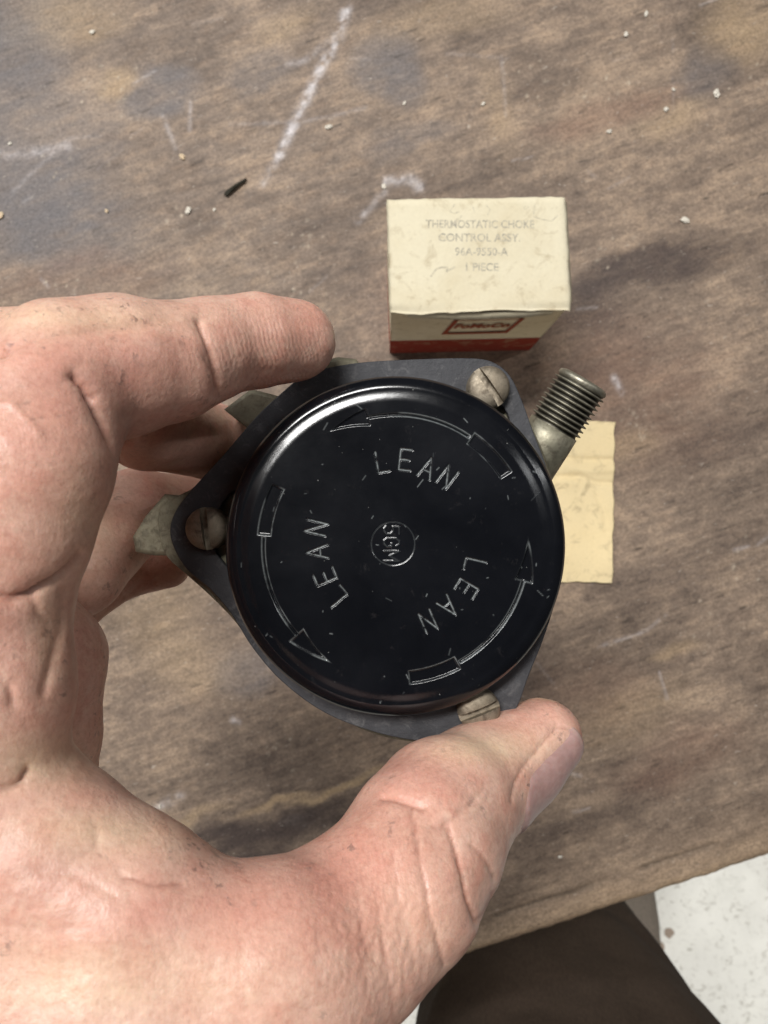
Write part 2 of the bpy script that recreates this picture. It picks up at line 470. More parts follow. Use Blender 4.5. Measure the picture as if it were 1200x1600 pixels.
    for e, a in (((110, 30, 90, 45, 0, .8), .5), ((190, 130, 34, 18, 0, .8), .7), ((700, 30, 120, 40, 10, .8), .35), ((440, 50, 60, 24, 30, .8), .45),
                 ((1170, 40, 70, 60, 0, .8), .55), ((1060, 190, 60, 26, 20, .8), .4), ((780, 180, 26, 70, 10, .8), .3),
                 ((540, 1225, 95, 7, 22, .6), .9), ((440, 1255, 90, 6, 22, .6), .8), ((560, 1300, 70, 6, 10, .6), .6), ((300, 1290, 60, 10, 25, .7), .4),
                 ((250, 960, 80, 60, 0, .9), .35), ((300, 1040, 80, 50, 0, .9), .3), ((980, 1120, 110, 40, 20, .9), .3),
                 ((640, 330, 60, 14, 15, .8), .25), ((1060, 1010, 50, 14, 20, .7), .4), ((990, 690, 34, 26, 20, .8), .35)):
        blend(ell(*e) * tn, gold, a)
    # white paint scrapes
    white = (0.62, 0.58, 0.58)
    def scr(pts, w, a, seed):
        d = polyline_dist(px + wx * .25, py + wy * .25, pts)
        m = np.exp(-(d / w) ** 2) * np.clip(2.6 * fbm(px / 9, py / 9, seed, 5) - .55, 0, 1.3)
        blend(m, white, a * .85)
    scr([(540, 15), (525, 70), (495, 120), (468, 180), (435, 245)], 7.0, .85, 200)
    scr([(435, 245), (408, 290)], 6.0, .4, 201)
    scr([(520, 60), (480, 95), (440, 105)], 5, .3, 202)
    scr([(600, 283), (640, 281), (655, 292)], 8, .55, 203)
    scr([(560, 345), (600, 300)], 5, .45, 204)
    scr([(255, 180), (275, 232)], 3.5, .3, 205); scr([(298, 160), (296, 205)], 3.0, .3, 206)
    scr([(570, 170), (480, 190), (360, 195)], 3.0, .2, 207); scr([(960, 590), (970, 612)], 5, .6, 208)
    scr([(0, 240), (60, 236), (110, 228)], 8, .30, 209); scr([(785, 90), (790, 180)], 2.5, .18, 210)
    scr([(700, 85), (795, 92)], 2.5, .15, 211); scr([(1050, 60), (1052, 170)], 2, .1, 212)
    scr([(20, 300), (60, 260), (110, 215), (160, 212)], 3, .18, 213)
    scr([(365, 1125), (371, 1130)], 5, .55, 216)
    scr([(245, 1262), (282, 1245)], 7, .4, 217); scr([(935, 1010), (1010, 985), (1040, 960)], 2.4, .3, 218)
    rng = np.random.RandomState(5)
    for k in range(60):       # many short grain-wise scuffs
        cx, cy = rng.uniform(0, 1200), rng.uniform(0, 1500); L = rng.uniform(5, 26); a = R(-rng.normal(20, 12))
        if rng.rand() < .15: a += R(70)
        dx, dy = L * math.cos(a), L * math.sin(a)
        near = (np.abs(px - cx) < 50) & (np.abs(py - cy) < 50)
        d = seg_dist(px[near], py[near], cx - dx, cy - dy, cx + dx, cy + dy)
        m = np.clip(np.exp(-(d / rng.uniform(1.4, 2.8)) ** 2) * rng.uniform(.06, .28), 0, 1)[:, None]
        cc = np.array(white if rng.rand() < .55 else (0.06, 0.045, 0.035))
        C[near] = C[near] * (1 - m) + cc * m
    for k in range(260):      # short open pores and splits that run with the grain
        cx, cy = rng.uniform(-20, 1220), rng.uniform(-20, 1500); L = rng.uniform(3, 13); a = R(-rng.normal(19, 5))
        dx, dy = L * math.cos(a), L * math.sin(a)
        near = (np.abs(px - cx) < 22) & (np.abs(py - cy) < 22)
        d = seg_dist(px[near], py[near], cx - dx, cy - dy, cx + dx, cy + dy)
        m = np.clip(np.exp(-(d / 1.5) ** 2) * rng.uniform(.3, .85), 0, 1)[:, None]
        C[near] = C[near] * (1 - m) + np.array((0.045, 0.032, 0.024)) * m
    for k in range(240):      # pin-point pale flecks, in loose clusters
        if k % 8 == 0: gx, gy = rng.uniform(0, 1200), rng.uniform(0, 1450)
        cx, cy = gx + rng.normal(0, 26), gy + rng.normal(0, 18); near = (np.abs(px - cx) < 8) & (np.abs(py - cy) < 8)
        d = np.hypot(px[near] - cx, py[near] - cy)
        m = np.clip(np.exp(-(d / rng.uniform(1.2, 2.6)) ** 2) * rng.uniform(.3, .9), 0, 1)[:, None]
        C[near] = C[near] * (1 - m) + np.array((0.50, 0.42, 0.32)) * m
    # little knocks: pale chips
    edge = np.exp(-np.clip(v, 0, None) / 11.0)
    blend(edge * (0.55 + .9 * fbm(u / 14, v / 3, 91, 4)), (0.42, 0.30, 0.19), .85)
    crack = np.exp(-((v - 17 - 3 * (fbm(u / 40, u * 0, 15, 3) - .5)) / 1.1) ** 2) * smooth(fbm(u / 25, u * 0 + 4, 16, 3), .45, .6)
    blend(crack, (0.05, 0.035, 0.025), .6)
    Z2 = z + (z > -6) * ((g1 - .5) * 0.05) * smooth(v, 2, 10) - crack * 0.5
    V = np.stack([x, y, Z2], 1)
    me = mesh_np('tabletop', V, grid_faces(len(us), len(vs2)))
    cattr(me, 'wood', C)
    o = link('tabletop', me, WOOD, None, True)
    # store in bench-local axes so the grain follows the board
    M = Matrix.Rotation(ANG, 4, 'Z'); me.transform(M.inverted()); o.matrix_world = M
    o.parent = bench
    return o
top = bench_top()

def box_mesh(name, c, s, rot=0.0):
    bm = bmesh.new(); bmesh.ops.create_cube(bm, size=1)
    bmesh.ops.scale(bm, vec=Vector(s) * .001, verts=bm.verts)
    bmesh.ops.bevel(bm, geom=bm.edges[:], offset=.0015, segments=2, affect='EDGES')
    bmesh.ops.rotate(bm, matrix=Matrix.Rotation(rot, 3, 'Z'), verts=bm.verts)
    bmesh.ops.translate(bm, vec=Vector(c) * .001, verts=bm.verts)
    me = bpy.data.meshes.new(name); bm.to_mesh(me); bm.free()
    cattr(me, 'wood', np.tile([0.2, 0.14, 0.09], (len(me.vertices), 1)))
    return me
def BL(u, v): return BO + EU * u + EV * v
for (u, v) in ((-640, 60), (740, 60), (-640, 740), (740, 740)):
    p = BL(u, v); link('leg', box_mesh('leg', (p[0], p[1], (FZ - 43) / 2), (80, 80, -FZ - 43), ANG), WOOD, bench)
p = BL(50, 55); link('apron_board', box_mesh('apron_board', (p[0], p[1], -95), (1290, 24, 100), ANG), WOOD, bench)

# ================================================================ crumbs and splinter on the bench
def pebble(name, px, py, r, mat, label, cat, group, el=1.0, ang=0, seed=0):
    bm = bmesh.new(); bmesh.ops.create_icosphere(bm, subdivisions=2, radius=1)
    rg = random.Random(seed)
    for v in bm.verts:
        v.co *= rg.uniform(.6, 1.25)
        v.co.x *= el * 1.2; v.co.z *= .45
    bmesh.ops.rotate(bm, matrix=Matrix.Rotation(ang, 3, 'Z'), verts=bm.verts)
    bmesh.ops.scale(bm, vec=(r * .001,) * 3, verts=bm.verts)
    me = bpy.data.meshes.new(name); bm.to_mesh(me); bm.free()
    o = link(name, me, mat)
    q = P(px, py, 400); o.location = (q[0] * .001, q[1] * .001, (0.15 + r * .42) * .001)
    tag(o, label, cat, group); return o
CR = [(145, 51, 1.2, 'white crumb alone on the bench near the upper left corner'),
      (513, 199, 1.5, 'round white crumb just right of the long white scrape'),
      (294, 330, 1.7, 'white crumb left of the dark splinter'),
      (1119, 147, 2.0, 'largest pale chip, near the upper right corner of the bench'),
      (977, 55, 1.4, 'pale crumb near the top edge of the bench, right of centre'),
      (1040, 172, 1.4, 'cream crumb left of the largest pale chip'),
      (1052, 141, 0.9, 'tiny cream crumb between the largest chip and its neighbour'),
      (755, 163, 1.2, 'cream crumb above the cardboard box'),
      (1070, 345, 1.8, 'pale cream crumb on the bench right of the cardboard box'),
      (1009, 22, 1.2, 'small grey crumb at the top edge of the bench'),
      (951, 206, 1.1, 'small white crumb above and right of the cardboard box'),
      (632, 162, .9, 'tiny crumb above the left corner of the cardboard box'),
      (875, 1338, 1.0, 'tiny white crumb near the front edge of the bench'),
      (285, 246, 1.5, 'tan crumb in the small pit above the splinter'),
      (167, 330, 1.0, 'small tan crumb on the slate stain at upper left'),
      (2, 337, 1.6, 'tan crumb cut by the left edge of the picture'),
      (16, 225, .9, 'tiny white crumb high on the left side of the bench'),
      (335, 328, .9, 'tiny cream crumb below the dark splinter'),
      (250, 1260, .8, 'tiny white crumb on the bench inside the curve of the thumb web'),
      (600, 292, 1.3, 'white paint crumb at the upper left corner of the cardboard box')]
for k, (a, b, r, lb) in enumerate(CR):
    pebble('crumb', a, b, r * .82, CRUMB2 if 'tan' in lb else CRUMB, lb, 'crumb', 'crumbs scattered on the bench', random.uniform(1, 1.6), random.uniform(0, 3), k)
def splinter():
    pts = [(350, 304), (355, 298), (366, 290), (385, 279), (383, 284), (373, 292), (362, 301), (355, 307)]
    lo = [P(a, b, 399.8) for a, b in pts]; hi = [P(a, b, 399.0) + np.array([0, 0, .9]) for a, b in pts]
    c = sum(hi) / len(hi) + np.array([0, 0, .9]); n = len(pts)
    V = lo + hi + [c]; Fs = [(i, (i + 1) % n, n + (i + 1) % n, n + i) for i in range(n)] + [(n + i, n + (i + 1) % n, 2 * n) for i in range(n)]
    # orientation is irrelevant for an opaque chip
    tag(link('splinter', mesh_py('splinter', V, Fs), SPLINT), 'dark pointed wood splinter lying on the bench above the hand', 'splinter')
splinter()

# ================================================================ cardboard box
def text_mesh(s, size, name='text', space=1.0, bold=0.0, extrude=0.0):
    cu = bpy.data.curves.new(name, 'FONT'); cu.body = s; cu.size = size; cu.align_x = 'CENTER'; cu.align_y = 'CENTER'
    cu.space_character = space; cu.offset = bold; cu.extrude = extrude; cu.resolution_u = 3
    o = bpy.data.objects.new(name, cu); COL.objects.link(o)
    dg = bpy.context.evaluated_depsgraph_get(); dg.update()
    me = bpy.data.meshes.new_from_object(o.evaluated_get(dg)); bpy.data.objects.remove(o); bpy.data.curves.remove(cu)
    me.materials.clear(); return me

def cardboard_box():
    ZT = CAMZ * 1000 - 316.0
    tl, tr, brr, bl = P(604, 311, 316), P(884, 306, 316), P(892, 484, 317.5), P(609, 490, 317.5)
    box = empty('cardboard_box', (np.mean([tl[0], tr[0]]), np.mean([tl[1], bl[1]]), 0))
    tag(box, 'small cream cardboard parts box with faded print and a red band at its foot', 'box')
    # four walls
    wall_top = ZT - 2.0
    def wall_panel(name, a, b, z0, z1, mat, seed, bow=0.6, th=0.8):
        a = np.array(a[:2]); b = np.array(b[:2]); n = 26; m = 18
        d = (b - a) / np.linalg.norm(b - a); nr = np.array([d[1], -d[0]])
        V = []
        for s in (0, 1):
            for i in range(n):
                for j in range(m):
                    t = i / (n - 1); q = j / (m - 1)
                    off = bow * math.sin(math.pi * t) * math.sin(math.pi * q) + .35 * (float(fbm(np.array([t * 3.]), np.array([q * 3.]), seed, 3)[0]) - .5)
                    p = a + (b - a) * t + nr * (off - s * th); V.append((p[0], p[1], z0 + (z1 - z0) * q))
        f = grid_faces(n, m); f2 = f[:, ::-1] + n * m
        rim = []
        for i in range(n - 1):
            for j in (0, m - 1): rim.append((i * m + j, (i + 1) * m + j, (i + 1) * m + j + n * m, i * m + j + n * m))
        for j in range(m - 1):
            for i in (0, n - 1): rim.append((i * m + j, i * m + j + 1, i * m + j + 1 + n * m, i * m + j + n * m))
        me = mesh_np(name, V, np.concatenate([f, f2, np.array(rim)]))
        return link(name, me, mat, box, True)
    BANDZ = 29.0
    bl2 = bl + np.array([0.6, 0.6, 0]); br2 = brr + np.array([-1.6, 0.6, 0]); tr2 = tr + np.array([-1.6, 0, 0]); tl2 = tl + np.array([.6, 0, 0])
    front = wall_panel('front_panel', bl2, br2, BANDZ, wall_top, CREAM, 1)
    band = wall_panel('red_band', bl2 + np.array([0, 0, 0]), br2, 0.2, BANDZ, RED, 1, 0.3); band['label'] = 'red printed band round the foot of the box'
    wall_panel('side_panel', br2, tr2, BANDZ, wall_top, CREAM, 2); wall_panel('side_panel', tl2, bl2, BANDZ, wall_top, CREAM, 3)
    wall_panel('side_panel', br2, tr2, .2, BANDZ, RED, 2, .3); wall_panel('side_panel', tl2, bl2, .2, BANDZ, RED, 3, .3)
    wall_panel('back_panel', tr2, tl2, .2, wall_top, CREAM, 4)
    # lid: slightly warped top flap with a folded side lip
    n, m = 60, 44; V = []
    for s in (0, 1):
        for i in range(n):
            for j in range(m):
                t = i / (n - 1); q = j / (m - 1)
                p = (tl * (1 - t) + tr * t) * (1 - q) + (bl * (1 - t) + brr * t) * q
                z = ZT + .5 * (fbm(np.array([t * 4.]), np.array([q * 3.]), 30, 4)[0] - .5) - 1.1 * smooth(np.array([q]), .93, 1)[0] * (0.5 + .5 * math.cos(t * 7)) \
                    - .8 * (smooth(np.array([1 - q]), .96, 1)[0] + smooth(np.array([t]), .975, 1)[0])
                e = (float(vn(np.array([t * 23.]), np.array([q * 17.]), 8)[0]) - .5) * .5
                yo = -1.2 * smooth(np.array([q]), .9, 1)[0] * (float(vn(np.array([t * 6.5]), np.array([1.]), 18)[0]) - .35)
                V.append((p[0] + e * (t in (0., 1.)), p[1] + yo + e * (q in (0., 1.)), z - s * .8))
    f = grid_faces(n, m)[:, ::-1]; f2 = grid_faces(n, m) + n * m; rim = []
    for i in range(n - 1):
        for j in (0, m - 1): rim.append((i * m + j, (i + 1) * m + j, (i + 1) * m + j + n * m, i * m + j + n * m))
    for j in range(m - 1):
        for i in (0, n - 1): rim.append((i * m + j, i * m + j + 1, i * m + j + 1 + n * m, i * m + j + n * m))
    lid = link('lid', mesh_np('lid', V, np.concatenate([f, f2, np.array(rim)])), CREAM, box, True)
    lid['label'] = 'cream lid with faded grey lettering and pencil marks'
    # tuck flap under the lid's front lip, catching light
    V = []; n = 40
    for i in range(n):
        t = .10 + .80 * i / (n - 1)
        a = bl * (1 - t) + brr * t
        w = float(vn(np.array([t * 8]), np.array([.5]), 3)[0])
        bow = math.sin(math.pi * i / (n - 1))
        V += [(a[0], a[1] - .2, ZT - 2.2), (a[0], a[1] - 1.5 - 1.2 * bow, ZT - 3.2 - w * .6), (a[0], a[1] + .1, ZT - 5.0 - 2 * bow)]
    link('tuck_flap', mesh_np('tuck_flap', V, grid_faces(n, 3)), CREAM, box, True)
    V = []
    for i in range(20):
        t = .03 + .9 * i / 19; a = tr * (1 - t) + brr * t
        V += [(a[0] - .3, a[1], ZT - 1.4), (a[0] + 1.1, a[1], ZT - 3.2), (a[0] - .8, a[1], ZT - 7.5)]
    link('side_flap', mesh_np('side_flap', V, grid_faces(20, 3)), CREAM, box, True)
    # print on the lid
    def lidz(X, Y):
        t = np.clip((X - tl[0]) / (tr[0] - tl[0]), 0, 1); w = np.clip((tl[1] - Y) / (tl[1] - bl[1]), 0, 1)
        return ZT + .5 * (float(fbm(np.array([t * 4.]), np.array([w * 3.]), 30, 4)[0]) - .5) + .07
    def on_lid(me, px, py, rot, name, mat, label=None, squash=1.0):
        q = P(px, py, 316) ; c, s = math.cos(rot), math.sin(rot)
        for v in me.vertices:
            x, y = v.co.x * squash, v.co.y
            X = q[0] + (x * c - y * s) * 1000; Y = q[1] + (x * s + y * c) * 1000
            v.co = Vector((X, Y, lidz(X, Y))) * .001
        # drape on the lid's gentle warp
        return link(name, me, mat, lid_holder) if False else attach(name, me, mat, label)
    def attach(name, me, mat, label):
        o = bpy.data.objects.new(name, me); COL.objects.link(o); me.materials.append(mat)
        o.parent = lid
        o.matrix_parent_inverse = (Matrix.Translation(box.location) @ Matrix.Translation(-box.location)).inverted()
        if label: o['label'] = label
        return o
    rot = R(-0.3)
    for s, x, y, sz, sq in (("THERMOSTATIC CHOKE", 750, 351, .0046, .88), ("CONTROL ASSY.", 749, 372, .0046, .98), ("96A-9550-A", 752, 394, .0046, .95), ("1 PIECE", 752, 418, .0046, .95)):
        on_lid(text_mesh(s, sz, bold=.00006), x, y, rot, 'printed_line', INK, 'faded grey printed words ' + s.title() if False else None, sq)
    # pencil scrawl as thin flat strokes
    def strokes(lines, w, name, mat):
        bm = bmesh.new()
        for pts in lines:
            for a, b in zip(pts[:-1], pts[1:]):
                A, B = P(a[0], a[1], 315.5), P(b[0], b[1], 315.5)
                d = B - A; d /= np.linalg.norm(d) + 1e-9; nn = np.array([-d[1], d[0], 0]) * w
                vs = [bm.verts.new(Vector(np.array([q[0], q[1], lidz(q[0], q[1])])) * .001) for k, q in enumerate((A - nn, B - nn, B + nn, A + nn))]
                bm.faces.new(vs)
        me = bpy.data.meshes.new(name); bm.to_mesh(me); bm.free(); return attach(name, me, mat, None)
    strokes([[(711, 318), (703, 330), (710, 333), (718, 330)], [(716, 340), (708, 348)], [(722, 336), (714, 346)], [(739, 322), (742, 332)], [(760, 320), (766, 327), (762, 336)],
             [(822, 321), (818, 324), (822, 327), (826, 323)], [(836, 318), (834, 338), (846, 342), (862, 345), (872, 336)], [(832, 330), (842, 326)]], .16, 'pencil_scrawl', PENCIL)
    strokes([[(673, 432), (682, 420), (690, 417), (700, 418), (697, 424), (712, 416)]], .35, 'brown_smudge', PENCIL)
    # front print: slanted frame, script, small line of print
    a2, b2 = np.array(bl2[:2]), np.array(br2[:2]); L = np.linalg.norm(b2 - a2)
    dd = (b2 - a2) / L; nr = np.array([dd[1], -dd[0]])
    def on_front(me, uc, zc, name, mat, lab=None, slant=0.0, squash=1.0, off=1.0):
        for v in me.vertices:
            x, y = v.co.x * 1000 * squash + slant * v.co.y * 1000, v.co.y * 1000
            t = np.clip((uc + x) / L, 0, 1); q = np.clip((zc + y - BANDZ) / (wall_top - BANDZ), 0, 1)
            bow = .6 * math.sin(math.pi * t) * math.sin(math.pi * q)
            p = a2 + dd * (uc + x) + nr * (off - .45 + bow)
            v.co = Vector((p[0], p[1], zc + y)) * .001
        o = bpy.data.objects.new(name, me); COL.objects.link(o); me.materials.append(mat)
        o.parent = front
        if lab: o['label'] = lab
    def frame_mesh(w, h, t, slant):
        bm = bmesh.new()
        def quad(x0, y0, x1, y1):
            n = 12; row = []
            for i in range(n + 1):
                x = x0 + (x1 - x0) * i / n
                row.append((bm.verts.new((x * .001, y0 * .001, 0)), bm.verts.new((x * .001, y1 * .001, 0))))
            for r0, r1 in zip(row[:-1], row[1:]): bm.faces.new((r0[0], r1[0], r1[1], r0[1]))
        quad(-w / 2, -h / 2, w / 2, -h / 2 + t * 2.2); quad(-w / 2, h / 2 - t * .6, w / 2, h / 2)
        quad(-w / 2, -h / 2 + t * 2.2, -w / 2 + t * 1.3, h / 2 - t * .6); quad(w / 2 - t * 1.3, -h / 2 + t * 2.2, w / 2, h / 2 - t * .6)
        me = bpy.data.meshes.new('emblem_frame'); bm.to_mesh(me); bm.free(); return me
    on_front(frame_mesh(30.5, 26, 1.6, .2), 40.5, 57, 'emblem_frame', REDINK, slant=.14)
    on_front(text_mesh("FoMoCo", .0095, bold=.0004), 40.5, 59, 'emblem_word', REDINK, slant=.14, squash=.72)
    link_small = text_mesh("- -- --- -- - --- -- - -- --- -- --- - --", .0026)
    on_front(link_small, 42, 36, 'worn_print_line', INK)
    return box
cardboard_box()

# ================================================================ manila envelope lying on the bench
def manila():
    c = [P(784, 655, 399), P(960, 659, 398.5), P(956, 910, 399), P(788, 908, 399)]
    n, m = 90, 110; V = []
    T, Q = np.meshgrid(np.linspace(0, 1, n), np.linspace(0, 1, m), indexing='ij'); T = T.ravel(); Q = Q.ravel()
    Pm = (np.outer((1 - T) * (1 - Q), c[0]) + np.outer(T * (1 - Q), c[1]) + np.outer(T * Q, c[2]) + np.outer((1 - T) * Q, c[3]))
    px = 784 + T * 175; py = 656 + Q * 253
    h = 1.5 + 1.3 * smooth(T, .75, 1) * (0.4 + .6 * np.sin(Q * 9) ** 2) + .8 * (fbm(T * 5, Q * 6, 3, 4) - .5)
    for pts, w, a in (([(784, 716), (860, 713), (905, 716), (960, 716)], 4, -1.0), ([(870, 745), (905, 742), (930, 752), (960, 752)], 4, -.9),
                      ([(880, 728), (920, 735), (960, 732)], 5, .8), ([(860, 740), (900, 745), (930, 765), (945, 800), (948, 830)], 4, -.5), ([(880, 752), (910, 758), (932, 790)], 6, .45)):
        h += a * np.exp(-(polyline_dist(px, py, pts) / w) ** 2)
    h = np.maximum(h, .35)
    V = Pm.copy(); V[:, 2] = h
    jag = (vn(Q * 14, Q * 0, 5) - .5) * 1.2
    V[:, 0] += jag * (T > .995); V[:, 1] += (vn(T * 12, T * 0, 6) - .5) * .8 * ((Q > .995) | (Q < .005))
    # under-sheet so that the paper has thickness
    V2 = V.copy(); V2[:, 2] = np.maximum(V[:, 2] - .5, .3)
    f = grid_faces(n, m)[:, ::-1]; f2 = grid_faces(n, m) + n * m; rim = []
    for i in range(n - 1):
        for j in (0, m - 1): rim.append((i * m + j, (i + 1) * m + j, (i + 1) * m + j + n * m, i * m + j + n * m))
    for j in range(m - 1):
        for i in (0, n - 1): rim.append((i * m + j, i * m + j + 1, i * m + j + 1 + n * m, i * m + j + n * m))
    o = link('manila_envelope', mesh_np('manila_envelope', np.concatenate([V, V2]), np.concatenate([f, f2, np.array(rim)])), MANILA, None, True)
    tag(o, 'small creased manila paper packet lying on the bench behind the round black cover', 'envelope')
manila()

# ================================================================ choke housing held in the hand
DC = 152.0                         # cover face distance
CC = P(618, 854, DC)               # centre of the cover face
PX = DC / F * 1.012                        # mm per photo pixel on the face
RC = 260 * PX
housing = empty('choke_housing', (CC[0], CC[1], CC[2] - 30))
tag(housing, 'round black choke housing with engraved cover held up between thumb and fingers', 'car part')

def arrow_shape(x, y, rot):
    """signed distance-like (negative inside) in px units, y up, centred"""
    c, s = math.cos(-R(rot)), math.sin(-R(rot)); X = x * c - y * s; Y = x * s + y * c
    r = np.hypot(X, Y); a = np.degrees(np.arctan2(Y, X)); k = R(1) * 204
    # shaft 57..102, r 204 hw 2.2 ; tail 33..56, r 194..213 ; head triangle 102 -> 119
    shaft = np.maximum(np.abs(r - 204) - 2.3, np.maximum((56 - a) * k, (a - 103) * k))
    tail = np.maximum(np.abs(r - 203.5) - 10, np.maximum((33 - a) * k, (a - 55) * k))
    hw = 13.5 * (119 - a) / 17
    head = np.maximum((np.abs(r - 205) - hw) * .9, (102 - a) * k)
    return np.minimum(np.minimum(shaft, tail), head)

GL = {'L': [[(-.3, .5), (-.3, -.5), (.35, -.5)]], 'E': [[(.32, .5), (-.32, .5), (-.32, -.5), (.34, -.5)], [(-.32, 0), (.22, 0)]],
      'A': [[(-.38, -.5), (0, .5), (.38, -.5)], [(-.24, -.14), (.24, -.14)]], 'N': [[(-.34, -.5), (-.34, .5), (.34, -.5), (.34, .5)]],
      'M': [[(-.4, -.5), (-.4, .5), (0, -.15), (.4, .5), (.4, -.5)]],
      'G': [[(.3, .32), (.12, .5), (-.15, .5), (-.34, .3), (-.34, -.3), (-.15, -.5), (.12, -.5), (.32, -.32), (.32, 0), (.08, 0)]],
      '5': [[(.3, .5), (-.26, .5), (-.28, .08), (.05, .12), (.3, -.05), (.3, -.32), (.1, -.5), (-.12, -.5), (-.32, -.36)]]}
def letter_dist(x, y, ch, cx, cy, rot, h, w):
    c, s = math.cos(-R(rot)), math.sin(-R(rot)); X = (x - cx) * c - (y - cy) * s; Y = (x - cx) * s + (y - cy) * c
    d = np.full(x.shape, 1e9)
    for pts in GL[ch]:
        d = np.minimum(d, polyline_dist(X, Y, [(a * w, b * h) for a, b in pts]))
    return d

WORDS = [[('L', 99, 133), ('E', 83.6, 135), ('A', 68, 131), ('N', 53.4, 134)],
         [('L', 220, 120), ('E', 203, 118), ('A', 184, 121), ('N', 166.5, 126)],
         [('L', -13.3, 126), ('E', -30.8, 127), ('A', -48.6, 124), ('N', -66.5, 126)]]

def cover():
    NT = 960
    rs = list(np.linspace(0.4, 243, 258))
    prof = [(r, 0.0) for r in rs]
    # gentle crown, rounded rim, side wall, bead (px, mm)
    def crown(r): return -0.25 * float(smooth(np.array([r]), 224, 243)[0])
    zz = [crown(r) for r in rs]
    rr = 24.0
    for a in np.linspace(4, 90, 26):
        rs.append(243 + rr * math.sin(R(a))); zz.append(crown(240) - 2.9 * (1 - math.cos(R(a))))
    for q in (3.8, 4.7, 5.6, 6.6): rs.append(267.4); zz.append(-q)
    for a in np.linspace(0, 180, 9): rs.append(267.5 + 4.5 * math.sin(R(a))); zz.append(-7.3 - 1.0 * (1 - math.cos(R(a))) * .9)
    rs.append(264); zz.append(-10.4)
    rs = np.array(rs); zz = np.array(zz); NR = len(rs)
    th = np.linspace(0, 2 * math.pi, NT, endpoint=False)
    TH, RS = np.meshgrid(th, rs, indexing='ij'); ZZ = np.broadcast_to(zz, RS.shape).copy()
    x = (RS * np.cos(TH)).ravel(); y = (RS * np.sin(TH)).ravel(); z = ZZ.ravel(); rad = RS.ravel()
    region = np.full(x.shape, -1, int); wear = np.zeros(x.shape); h = np.zeros(x.shape)
    ns = fbm(x / 9, y / 9, 3, 4); ns2 = fbm(x / 3.2, y / 3.2, 9, 3); nl = fbm(x / 38, y / 38, 12, 3)
    for k, rot in enumerate((0, 120, 240)):
        sd = arrow_shape(x, y, rot + (3 if k == 2 else 0)); near = (sd < 9) & (rad < 229)
        h -= .55 * (1 - smooth(sd, -1.8, .9))
        wear = np.maximum(wear, np.exp(-((sd - .3) / .9) ** 2) * (.05 + .50 * smooth(nl, .42, .60)) * (.6 + .5 * ns2))
        region[near] = k
    for k, wd in enumerate(WORDS):
        for ch, a, r in wd:
            d = letter_dist(x, y, ch, r * math.cos(R(a)), r * math.sin(R(a)), a - 90, 32, 27)
            h -= .30 * (1 - smooth(d, .5, 2.2))
            wear = np.maximum(wear, np.exp(-((d - .2) / .95) ** 2) * smooth(ns, .15, .50) * (.22 + .62 * ns2))
            region[d < 7] = 10 + k
    # round trademark: thin ring and three characters
    ex, ey = -4, 5
    dr = np.abs(np.hypot(x - ex, y - ey) - 33.5)
    h -= .08 * (1 - smooth(dr, .3, 1.5)); h -= .06 * (1 - smooth(np.hypot(x - ex, y - ey), 32, 34))
    wear = np.maximum(wear, np.exp(-(dr / .8) ** 2) * .10 * (.3 + ns2))
    for ch, oy in (('5', 20), ('G', 1), ('M', -20)):
        d = letter_dist(x, y, ch, ex - 2, ey + oy, -90, 23, 19)
        h += .09 * (1 - smooth(d, .8, 2.4))
        wear = np.maximum(wear, np.exp(-(d / 1.0) ** 2) * .09 * (.4 + ns2))
    region[np.hypot(x - ex, y - ey) < 38] = 20
    # hairline scratches and nicks
    rg = np.random.RandomState(11)
    for k in range(48):
        a = rg.uniform(0, 6.283); r = 250 * math.sqrt(rg.rand()); cx, cy = r * math.cos(a), r * math.sin(a)
        L = rg.exponential(2.0) + .4; b = rg.uniform(0, 3.14); near = np.where((np.abs(x - cx) < 26) & (np.abs(y - cy) < 26) & (rad < 250))[0]
        L = min(L, 12); dx, dy = L * math.cos(b), L * math.sin(b)
        d = seg_dist(x[near], y[near], cx - dx, cy - dy, cx + dx, cy + dy)
        wear[near] = np.maximum(wear[near], np.exp(-(d / .7) ** 2) * rg.uniform(.05, .5))
    for (ax, ay, bx, by) in ((-12, 0, 1, 0),): pass
    wear[rad > 250] *= .2
    wear = np.clip(wear, 0, 1)
    V = np.stack([CC[0] + x * PX, CC[1] + y * PX, CC[2] + z + h], 1)
    Fq = grid_faces(NT, NR, True)[:, [0, 3, 2, 1]]
    # split off the faces of each engraved mark as parts; the edges lie on flat ground
    fr = region[Fq].max(1)
    # centre cap
    def piece(name, sel, parent, label=None):
        f = Fq[sel]; used, inv = np.unique(f, return_inverse=True)
        me = mesh_np(name, V[used], inv.reshape(f.shape)); fattr(me, 'wear', wear[used])
        o = link(name, me, COVER, None, True)
        o.parent = parent
        o.matrix_parent_inverse = Matrix.Translation(-housing.location)
        if parent is not housing: o.matrix_parent_inverse = Matrix.Identity(4)
        if label: o['label'] = label
        return o
    cv = piece('cover', fr < 0, housing, 'black glossy round cover engraved with words and arrows')
    for k in range(3):
        piece('engraved_arrow', fr == k, cv); piece('engraved_word', fr == 10 + k, cv)
    piece('maker_mark', fr == 20, cv)
    return cv
cover()

